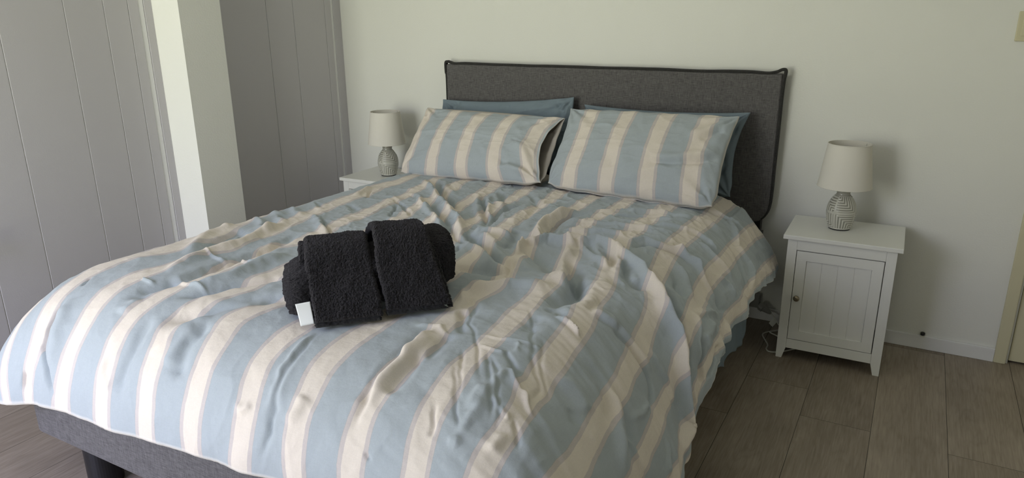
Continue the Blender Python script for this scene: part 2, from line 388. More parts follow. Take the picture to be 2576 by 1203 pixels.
# ================================================================== blue under-sheet, hanging at the right side
def sheet():
    ys = np.linspace(-.42, -2.16, 260)
    hem = np.interp(-ys, [.42, .45, .50, .60, .75, .80, .90, 1.03, 1.12, 1.25, 1.45, 1.6, 2.2], [.235, .150, .118, .122, .150, .140, .185, .205, .168, .185, .21, .19, .2])
    hem += .010*vnoise(ys*14, ys*0, 5)*np.interp(-ys, [.4, .9, 1.2, 2.2], [.1, 1, 1, 1])
    t = np.linspace(0, 1, 60)
    P = np.zeros((len(t), len(ys), 3))
    for i, tt in enumerate(t):
        # across the mattress top (first 40%), then down the side
        if tt < .35: x = np.full_like(ys, -.70+(tt/.35)*1.36); z = np.full_like(ys, .497)
        else:
            q = (tt-.35)/.65; th = min(q/.18, 1)*PI/2
            x = .66+.145*math.sin(th)+q*(.030+.016*vnoise(ys*9, ys*0+tt*1.5, 6)+.008*vnoise(ys*23+tt*2, ys*0, 7))
            zt = .375+.122*math.cos(th); z = np.where(q < .18, zt, .375-(q-.18)/.82*(.375-hem))+ys*0
        P[i, :, 0] = x; P[i, :, 1] = ys; P[i, :, 2] = z
    return P
sh = gridmesh('flat_sheet', sheet(), M['blue'], flip=True)
tag(sh, 'slate blue sheet hanging from the mattress below the striped duvet near the floor', 'sheet')
m = sh.modifiers.new('thick', 'SOLIDIFY'); m.thickness = .0015

# ================================================================== duvet
# creases traced over the cloth (a: across, b: along, metres), height, widths
FOLDS = [
([(-0.594,-1.777),(-0.672,-1.681),(-0.729,-1.6),(-0.733,-1.542),(-0.737,-1.488),(-0.741,-1.458)], 0.009, 0.026, 0.022),
([(-0.529,-1.819),(-0.561,-1.754),(-0.618,-1.658),(-0.663,-1.527),(-0.545,-1.588)], -0.013, 0.022, 0.028),
([(-0.484,-1.938),(-0.512,-1.862),(-0.524,-1.769),(-0.508,-1.685),(-0.529,-1.592),(-0.573,-1.45),(-0.582,-1.365)], 0.016, 0.03, 0.022),
([(-0.439,-1.985),(-0.418,-1.927),(-0.418,-1.815),(-0.422,-1.742),(-0.418,-1.665),(-0.435,-1.512),(-0.435,-1.454)], -0.015, 0.016, 0.022),
([(-0.337,-2.008),(-0.308,-1.981),(-0.283,-1.946),(-0.267,-1.892),(-0.23,-1.838),(-0.202,-1.792),(-0.194,-1.762)], -0.013, 0.018, 0.018),
([(-0.369,-1.977),(-0.332,-1.931),(-0.312,-1.854),(-0.332,-1.738),(-0.32,-1.627)], 0.012, 0.026, 0.026),
([(-0.275,-2.104),(-0.251,-2.062),(-0.218,-2.031),(-0.185,-1.981),(-0.149,-1.935),(-0.063,-1.881)], -0.016, 0.034, 0.034),
([(-0.557,-1.254),(-0.488,-1.312),(-0.431,-1.354),(-0.382,-1.388),(-0.328,-1.435)], -0.009, 0.006, 0.008),
([(-0.569,-1.273),(-0.508,-1.308),(-0.435,-1.365),(-0.345,-1.438)], 0.008, 0.012, 0.02),
([(-0.651,-0.838),(-0.61,-0.908),(-0.569,-0.981)], -0.008, 0.007, 0.007),
([(-0.688,-0.808),(-0.647,-0.915),(-0.643,-0.985)], 0.009, 0.014, 0.014),
([(-0.422,-0.977),(-0.369,-1.069),(-0.316,-1.158)], -0.009, 0.007, 0.007),
([(-0.418,-1.946),(-0.353,-1.95),(-0.283,-1.954)], 0.005, 0.006, 0.006),
([(-0.529,-1.765),(-0.48,-1.773),(-0.431,-1.781)], 0.006, 0.006, 0.006),
([(-0.431,-1.738),(-0.382,-1.75),(-0.332,-1.762)], 0.005, 0.006, 0.006),
([(-0.782,-1.362),(-0.696,-1.408),(-0.594,-1.477),(-0.508,-1.538)], 0.008, 0.02, 0.02),
([(-0.647,-1.427),(-0.573,-1.465)], -0.012, 0.022, 0.022),
([(-0.778,-1.265),(-0.667,-1.338),(-0.569,-1.412)], 0.008, 0.02, 0.02),
([(-0.708,-1.308),(-0.618,-1.354)], -0.01, 0.016, 0.016),
([(-0.757,-1.196),(-0.667,-1.25),(-0.59,-1.3)], 0.007, 0.02, 0.02),
([(-0.745,-1.092),(-0.651,-1.154),(-0.59,-1.2)], 0.006, 0.016, 0.016),
([(-0.721,-1.104),(-0.61,-1.177)], -0.009, 0.012, 0.012),
([(-0.573,-1.069),(-0.492,-1.127)], -0.008, 0.014, 0.014),
([(-0.778,-1.512),(-0.741,-1.519),(-0.761,-1.469)], 0.005, 0.016, 0.016),
([(-0.623,-1.542),(-0.541,-1.588)], -0.01, 0.016, 0.016),
([(-0.68,-2.054),(-0.696,-2.019)], -0.005, 0.006, 0.006),
([(-0.672,-2.108),(-0.655,-2.165),(-0.639,-2.223),(-0.61,-2.269),(-0.586,-2.331)], -0.012, 0.007, 0.009),
([(-0.655,-2.1),(-0.623,-2.158),(-0.598,-2.215),(-0.573,-2.262)], 0.007, 0.024, 0.024),
([(-0.443,-2.058),(-0.451,-2.012),(-0.435,-1.969),(-0.422,-1.927)], -0.015, 0.022, 0.026),
([(-0.439,-2.1),(-0.439,-2.05),(-0.447,-1.996)], 0.007, 0.02, 0.02),
([(-0.332,-2.077),(-0.312,-2.146),(-0.304,-2.219),(-0.3,-2.288)], -0.007, 0.02, 0.02),
([(-0.149,-2.046),(-0.153,-2.108),(-0.145,-2.154),(-0.116,-2.2)], -0.009, 0.024, 0.024),
([(-0.181,-2.062),(-0.173,-2.115),(-0.157,-2.188)], 0.007, 0.026, 0.026),
([(-0.52,-1.973),(-0.459,-1.981)], 0.005, 0.005, 0.005),
([(-0.712,-2.281),(-0.721,-2.312),(-0.692,-2.338)], -0.006, 0.012, 0.012),
([(-0.386,-2.204),(-0.382,-2.242),(-0.332,-2.269)], 0.004, 0.014, 0.014),
([(-0.23,-2.173),(-0.214,-2.123),(-0.206,-2.062),(-0.177,-2.023)], 0.007, 0.024, 0.024),
([(0.141,-1.996),(0.15,-2.035),(0.154,-2.065),(0.162,-2.1),(0.174,-2.138),(0.19,-2.188),(0.203,-2.25),(0.19,-2.319)], -0.007, 0.009, 0.012),
([(0.129,-2.0),(0.141,-2.054),(0.154,-2.104),(0.174,-2.154),(0.186,-2.204)], 0.008, 0.022, 0.012),
([(0.366,-1.854),(0.366,-1.912),(0.37,-1.973),(0.386,-2.054),(0.391,-2.115),(0.403,-2.188)], -0.008, 0.008, 0.012),
([(0.386,-1.877),(0.391,-1.942),(0.399,-2.008),(0.403,-2.073),(0.403,-2.135)], 0.009, 0.018, 0.024),
([(0.44,-1.981),(0.423,-1.992),(0.431,-2.035),(0.435,-2.096)], -0.01, 0.016, 0.022),
([(0.235,-2.223),(0.248,-2.196),(0.252,-2.15)], 0.005, 0.02, 0.02),
([(0.456,-2.227),(0.472,-2.242)], -0.004, 0.006, 0.006),
([(0.08,-2.219),(0.113,-2.219),(0.137,-2.208)], 0.004, 0.014, 0.014),
([(-0.243,-2.0),(-0.19,-1.965),(-0.141,-1.935),(-0.1,-1.9)], 0.006, 0.02, 0.024),
([(-0.569,-0.535),(-0.443,-0.669),(-0.328,-0.792),(-0.226,-0.892),(-0.136,-0.977)], -0.018, 0.026, 0.02),
([(-0.582,-0.573),(-0.422,-0.735),(-0.263,-0.896),(-0.149,-1.008),(-0.075,-1.081),(0.002,-1.177),(0.101,-1.292)], 0.015, 0.024, 0.018),
([(-0.549,-0.527),(-0.394,-0.677),(-0.259,-0.808)], 0.01, 0.024, 0.024),
([(0.011,-1.15),(0.105,-1.246),(0.19,-1.312),(0.26,-1.373),(0.321,-1.438)], -0.02, 0.024, 0.024),
([(0.088,-1.308),(0.154,-1.327),(0.235,-1.388),(0.309,-1.442),(0.346,-1.473)], 0.012, 0.028, 0.02),
([(0.08,-1.162),(0.178,-1.262),(0.243,-1.331),(0.309,-1.408)], 0.012, 0.024, 0.02),
([(-0.345,-0.896),(-0.23,-0.985),(-0.116,-1.104),(-0.026,-1.192),(0.064,-1.273),(0.133,-1.331)], -0.015, 0.012, 0.014),
([(-0.455,-0.835),(-0.357,-0.919)], -0.008, 0.012, 0.012),
([(-0.459,-0.927),(-0.349,-1.023),(-0.23,-1.119)], -0.008, 0.01, 0.01),
([(-0.475,-0.815),(-0.32,-0.946),(-0.177,-1.077),(-0.051,-1.2),(0.035,-1.285)], 0.01, 0.02, 0.014),
([(-0.185,-0.723),(-0.075,-0.888),(0.007,-1.015),(0.051,-1.096)], -0.014, 0.009, 0.012),
([(-0.21,-0.712),(-0.12,-0.869),(-0.002,-1.042)], 0.008, 0.018, 0.014),
([(-0.161,-0.708),(-0.063,-0.881),(0.027,-1.023)], 0.009, 0.014, 0.018),
([(0.064,-1.112),(0.051,-1.065),(0.015,-0.942),(0.011,-0.842),(0.035,-0.762)], -0.01, 0.012, 0.014),
([(0.023,-1.138),(0.076,-1.115),(0.117,-1.112),(0.162,-1.108),(0.203,-1.104)], -0.012, 0.01, 0.012),
([(0.039,-1.188),(0.076,-1.154),(0.137,-1.146),(0.211,-1.146)], 0.01, 0.016, 0.018),
([(0.113,-1.4),(0.101,-1.327)], -0.009, 0.009, 0.009),
([(-0.157,-0.635),(-0.038,-0.804)], -0.01, 0.018, 0.018),
([(-0.177,-0.662),(-0.067,-0.792),(0.019,-0.896)], 0.008, 0.02, 0.02),
([(-0.042,-0.596),(0.088,-0.754),(0.109,-0.865),(0.137,-1.0),(0.166,-1.088)], -0.008, 0.018, 0.018),
([(0.252,-1.188),(0.301,-1.2),(0.329,-1.15),(0.391,-1.173),(0.444,-1.181)], 0.02, 0.01, 0.016),
([(0.252,-1.192),(0.28,-1.262),(0.309,-1.319)], 0.02, 0.014, 0.01),
([(0.231,-1.1),(0.272,-1.135),(0.317,-1.169)], 0.014, 0.01, 0.01),
([(0.305,-1.246),(0.366,-1.292),(0.435,-1.35),(0.48,-1.415)], -0.018, 0.034, 0.034),
([(0.272,-1.242),(0.223,-1.238),(0.215,-1.185),(0.194,-1.108)], -0.012, 0.022, 0.022),
([(0.288,-1.154),(0.243,-1.073),(0.219,-0.973),(0.227,-0.892),(0.252,-0.823),(0.276,-0.777)], 0.02, 0.018, 0.016),
([(0.317,-1.142),(0.28,-1.058),(0.256,-0.954),(0.268,-0.877),(0.292,-0.815)], -0.016, 0.014, 0.016),
([(0.301,-1.673),(0.317,-1.627),(0.362,-1.588),(0.403,-1.538),(0.448,-1.527),(0.501,-1.485)], 0.016, 0.016, 0.026),
([(0.19,-1.512),(0.211,-1.462),(0.268,-1.45),(0.346,-1.481)], -0.018, 0.03, 0.034),
([(0.284,-1.642),(0.301,-1.6),(0.325,-1.546),(0.362,-1.523)], -0.008, 0.02, 0.02),
([(0.423,-1.242),(0.489,-1.331),(0.538,-1.423),(0.554,-1.508),(0.554,-1.592),(0.533,-1.627)], -0.026, 0.03, 0.034),
([(0.415,-1.131),(0.419,-1.208),(0.452,-1.319),(0.489,-1.408),(0.493,-1.469)], 0.014, 0.026, 0.022),
([(0.305,-1.35),(0.337,-1.431),(0.386,-1.512)], -0.01, 0.016, 0.016),
([(0.301,-1.327),(0.35,-1.373),(0.391,-1.435)], 0.008, 0.026, 0.026),
([(0.382,-1.777),(0.358,-1.715),(0.309,-1.65)], 0.008, 0.014, 0.014),
([(0.362,-1.696),(0.37,-1.746),(0.403,-1.773)], -0.008, 0.014, 0.014),
([(0.354,-1.673),(0.395,-1.715),(0.419,-1.765)], -0.006, 0.012, 0.012),
([(0.256,-0.954),(0.301,-0.919),(0.378,-0.892),(0.444,-0.869),(0.533,-0.854),(0.619,-0.842),(0.664,-0.823)], 0.008, 0.009, 0.012),
([(0.272,-0.985),(0.35,-0.938),(0.456,-0.904),(0.562,-0.873)], -0.007, 0.009, 0.009),
([(0.297,-1.038),(0.358,-1.012),(0.44,-0.981),(0.497,-0.973),(0.538,-1.008)], 0.009, 0.009, 0.012),
([(0.346,-1.081),(0.411,-1.027),(0.501,-1.019)], -0.007, 0.009, 0.009),
([(0.243,-0.862),(0.301,-0.777),(0.391,-0.692),(0.525,-0.642),(0.632,-0.642),(0.685,-0.581),(0.762,-0.581)], 0.01, 0.01, 0.014),
([(0.26,-0.896),(0.321,-0.827),(0.407,-0.735),(0.538,-0.681),(0.64,-0.673)], -0.008, 0.009, 0.009),
([(0.472,-0.446),(0.578,-0.45),(0.648,-0.438),(0.713,-0.427),(0.779,-0.419),(0.84,-0.454),(0.913,-0.454)], 0.011, 0.012, 0.014),
([(0.554,-0.542),(0.632,-0.504),(0.685,-0.481),(0.738,-0.492)], -0.008, 0.01, 0.01),
([(0.57,-1.096),(0.558,-1.031),(0.578,-0.988),(0.636,-0.988),(0.685,-0.958),(0.725,-0.958),(0.77,-0.985),(0.811,-1.015)], 0.011, 0.009, 0.014),
([(0.578,-1.085),(0.603,-1.019),(0.648,-1.004),(0.697,-0.985),(0.742,-0.996)], -0.009, 0.009, 0.009),
([(0.513,-0.727),(0.587,-0.715),(0.652,-0.658)], 0.006, 0.007, 0.007),
([(0.533,-0.788),(0.619,-0.765),(0.676,-0.742),(0.73,-0.746),(0.795,-0.792)], 0.008, 0.009, 0.009),
([(0.358,-1.165),(0.407,-1.173),(0.468,-1.104),(0.521,-1.127),(0.583,-1.173),(0.652,-1.219),(0.709,-1.277),(0.746,-1.312),(0.774,-1.362),(0.807,-1.4)], 0.022, 0.016, 0.02),
([(0.607,-1.173),(0.668,-1.196),(0.717,-1.231),(0.758,-1.269),(0.791,-1.327),(0.815,-1.385)], -0.018, 0.014, 0.022),
([(0.411,-1.123),(0.493,-1.208),(0.554,-1.269),(0.595,-1.312)], 0.008, 0.012, 0.012),
([(0.648,-0.931),(0.701,-0.973),(0.75,-0.977),(0.791,-1.015),(0.832,-1.042),(0.877,-1.054)], 0.009, 0.01, 0.014),
([(0.701,-1.065),(0.746,-1.096),(0.783,-1.154),(0.807,-1.215)], 0.009, 0.014, 0.018),
([(0.709,-1.112),(0.75,-1.162),(0.787,-1.227)], -0.008, 0.012, 0.012),
([(0.701,-0.796),(0.742,-0.808),(0.795,-0.85),(0.873,-0.865)], 0.008, 0.009, 0.012),
([(0.709,-0.777),(0.754,-0.781),(0.803,-0.804)], -0.006, 0.008, 0.008),
([(0.705,-0.419),(0.758,-0.488),(0.815,-0.619),(0.873,-0.638),(0.917,-0.669),(0.979,-0.777)], 0.012, 0.012, 0.012),
([(0.774,-0.623),(0.836,-0.685),(0.893,-0.746),(0.95,-0.823)], -0.008, 0.012, 0.012),
([(0.754,-0.269),(0.811,-0.338),(0.877,-0.354),(0.962,-0.3)], 0.007, 0.012, 0.012),
([(0.603,-1.227),(0.64,-1.304),(0.672,-1.312),(0.701,-1.292)], -0.016, 0.018, 0.02),
([(0.529,-1.158),(0.583,-1.288),(0.632,-1.373),(0.676,-1.423)], -0.012, 0.016, 0.016),
([(0.546,-1.146),(0.599,-1.25),(0.644,-1.323)], 0.009, 0.014, 0.014),
([(0.44,-1.073),(0.517,-1.192),(0.591,-1.3),(0.627,-1.369),(0.664,-1.408),(0.709,-1.427)], 0.009, 0.016, 0.016),
([(0.787,-0.95),(0.84,-1.027),(0.885,-1.05),(0.926,-1.012)], -0.009, 0.014, 0.014),
([(0.815,-0.938),(0.86,-0.912),(0.905,-0.938)], 0.007, 0.014, 0.014),
([(0.836,-1.246),(0.86,-1.165),(0.901,-1.096)], 0.005, 0.014, 0.014),
([(0.501,-1.358),(0.562,-1.442),(0.583,-1.515),(0.595,-1.588)], -0.016, 0.024, 0.024),
([(0.489,-1.392),(0.529,-1.465),(0.546,-1.558)], 0.01, 0.02, 0.02),
([(0.64,-1.577),(0.636,-1.515),(0.636,-1.473)], -0.006, 0.012, 0.012),
([(0.648,-1.565),(0.681,-1.565),(0.713,-1.562)], 0.01, 0.02, 0.02),
([(0.75,-1.315),(0.795,-1.362),(0.836,-1.4),(0.864,-1.442),(0.893,-1.473),(0.922,-1.504),(0.946,-1.538),(0.975,-1.608)], 0.024, 0.02, 0.014),
([(0.783,-1.315),(0.828,-1.362),(0.868,-1.404),(0.897,-1.438),(0.93,-1.473),(0.946,-1.512)], -0.018, 0.012, 0.018),
([(0.603,-1.673),(0.636,-1.688),(0.66,-1.688)], 0.006, 0.005, 0.006),
([(0.648,-1.577),(0.672,-1.581),(0.705,-1.569),(0.742,-1.562),(0.774,-1.569),(0.803,-1.577),(0.824,-1.612),(0.848,-1.662)], -0.008, 0.009, 0.011),
([(0.652,-1.538),(0.693,-1.542),(0.742,-1.538),(0.774,-1.542),(0.807,-1.554)], 0.009, 0.014, 0.016),
([(0.75,-1.75),(0.779,-1.769),(0.803,-1.808),(0.832,-1.854),(0.856,-1.908)], 0.009, 0.018, 0.018),
([(0.766,-1.738),(0.791,-1.754),(0.824,-1.777),(0.848,-1.819)], -0.007, 0.016, 0.016),
([(0.709,-1.742),(0.746,-1.762),(0.774,-1.796),(0.803,-1.858)], -0.006, 0.018, 0.018),
([(0.693,-1.85),(0.73,-1.862),(0.762,-1.885)], 0.005, 0.02, 0.02),
([(0.734,-1.915),(0.758,-1.935)], -0.004, 0.014, 0.014),
([(0.779,-1.496),(0.807,-1.515),(0.848,-1.508),(0.881,-1.527)], 0.007, 0.016, 0.016),
([(0.885,-1.315),(0.926,-1.373),(0.975,-1.396)], -0.012, 0.012, 0.014),
([(0.824,-1.235),(0.868,-1.304),(0.889,-1.354),(0.93,-1.385)], 0.009, 0.016, 0.014),
([(0.893,-1.185),(0.901,-1.3),(0.942,-1.308)], 0.008, 0.024, 0.024),
([(0.946,-1.046),(0.975,-1.104),(1.04,-1.131)], 0.01, 0.018, 0.014),
([(0.966,-1.231),(0.987,-1.319),(0.975,-1.381)], -0.006, 0.012, 0.012),
([(0.922,-1.431),(0.962,-1.442),(0.971,-1.477),(0.966,-1.512)], 0.008, 0.016, 0.012),
([(0.832,-1.808),(0.864,-1.823),(0.901,-1.823)], 0.006, 0.01, 0.01),
([(0.832,-1.819),(0.844,-1.846)], -0.005, 0.006, 0.006),
([(0.905,-1.658),(0.954,-1.723)], 0.004, 0.008, 0.008),
([(0.824,-1.642),(0.828,-1.712),(0.828,-1.769)], 0.004, 0.006, 0.006),
([(0.513,-1.973),(0.574,-2.058),(0.619,-2.131)], -0.003, 0.004, 0.005),
([(0.489,-1.923),(0.55,-2.008),(0.591,-2.069)], -0.003, 0.004, 0.005),
([(0.513,-1.642),(0.599,-1.796),(0.656,-1.912),(0.725,-2.023)], -0.003, 0.004, 0.004),
([(0.615,-1.781),(0.656,-1.873),(0.701,-1.965)], -0.0025, 0.004, 0.004),
([(0.542,-1.896),(0.607,-1.988),(0.66,-2.085)], -0.0035, 0.004, 0.004),
([(0.55,-1.9),(0.599,-1.954),(0.64,-2.019),(0.685,-2.1)], -0.003, 0.004, 0.004),
([(0.374,-1.708),(0.456,-1.819),(0.542,-1.935),(0.599,-2.004)], -0.003, 0.004, 0.005),
([(0.489,-1.846),(0.533,-1.842),(0.574,-1.831),(0.607,-1.831),(0.64,-1.827)], 0.003, 0.005, 0.006),
([(0.517,-1.892),(0.546,-1.888),(0.583,-1.888)], 0.003, 0.005, 0.005),
([(0.574,-1.877),(0.603,-1.908),(0.619,-1.927),(0.64,-1.946)], -0.006, 0.006, 0.007),
([(0.615,-1.938),(0.648,-1.969),(0.676,-1.988)], 0.005, 0.005, 0.006),
([(0.672,-1.977),(0.693,-1.988),(0.713,-2.012),(0.73,-2.035)], 0.005, 0.005, 0.006),
([(0.611,-1.942),(0.619,-2.008),(0.623,-2.054),(0.623,-2.104),(0.623,-2.142)], 0.005, 0.012, 0.01),
([(0.607,-2.008),(0.607,-2.042),(0.611,-2.077)], 0.005, 0.012, 0.01),
([(0.611,-2.158),(0.623,-2.146),(0.632,-2.162)], 0.004, 0.01, 0.008),
([(0.542,-2.085),(0.558,-2.123),(0.574,-2.162)], -0.004, 0.005, 0.006),
([(0.701,-2.062),(0.717,-2.088),(0.734,-2.119)], -0.004, 0.005, 0.006),
([(0.697,-2.096),(0.697,-2.119),(0.697,-2.146)], 0.005, 0.014, 0.014),
([(0.37,-1.75),(0.411,-1.792),(0.448,-1.858)], -0.008, 0.012, 0.012),
([(0.587,-1.669),(0.619,-1.677),(0.644,-1.688),(0.664,-1.696)], 0.006, 0.005, 0.006),
([(0.554,-1.646),(0.574,-1.623),(0.607,-1.65)], -0.008, 0.016, 0.016),
([(0.554,-1.677),(0.554,-1.723),(0.57,-1.769)], -0.006, 0.016, 0.016),
([(0.583,-1.835),(0.595,-1.85),(0.603,-1.877)], 0.003, 0.005, 0.005),
([(0.386,-2.004),(0.382,-1.973),(0.374,-1.927),(0.374,-1.873)], 0.006, 0.01, 0.014),
([(0.325,-1.865),(0.382,-1.846),(0.419,-1.881)], 0.004, 0.008, 0.008),
([(0.435,-1.985),(0.435,-1.958),(0.419,-1.869)], -0.009, 0.012, 0.018),
([(0.632,-2.031),(0.676,-2.065)], 0.003, 0.005, 0.005),
([(0.676,-2.058),(0.689,-2.073)], 0.003, 0.004, 0.004),
]
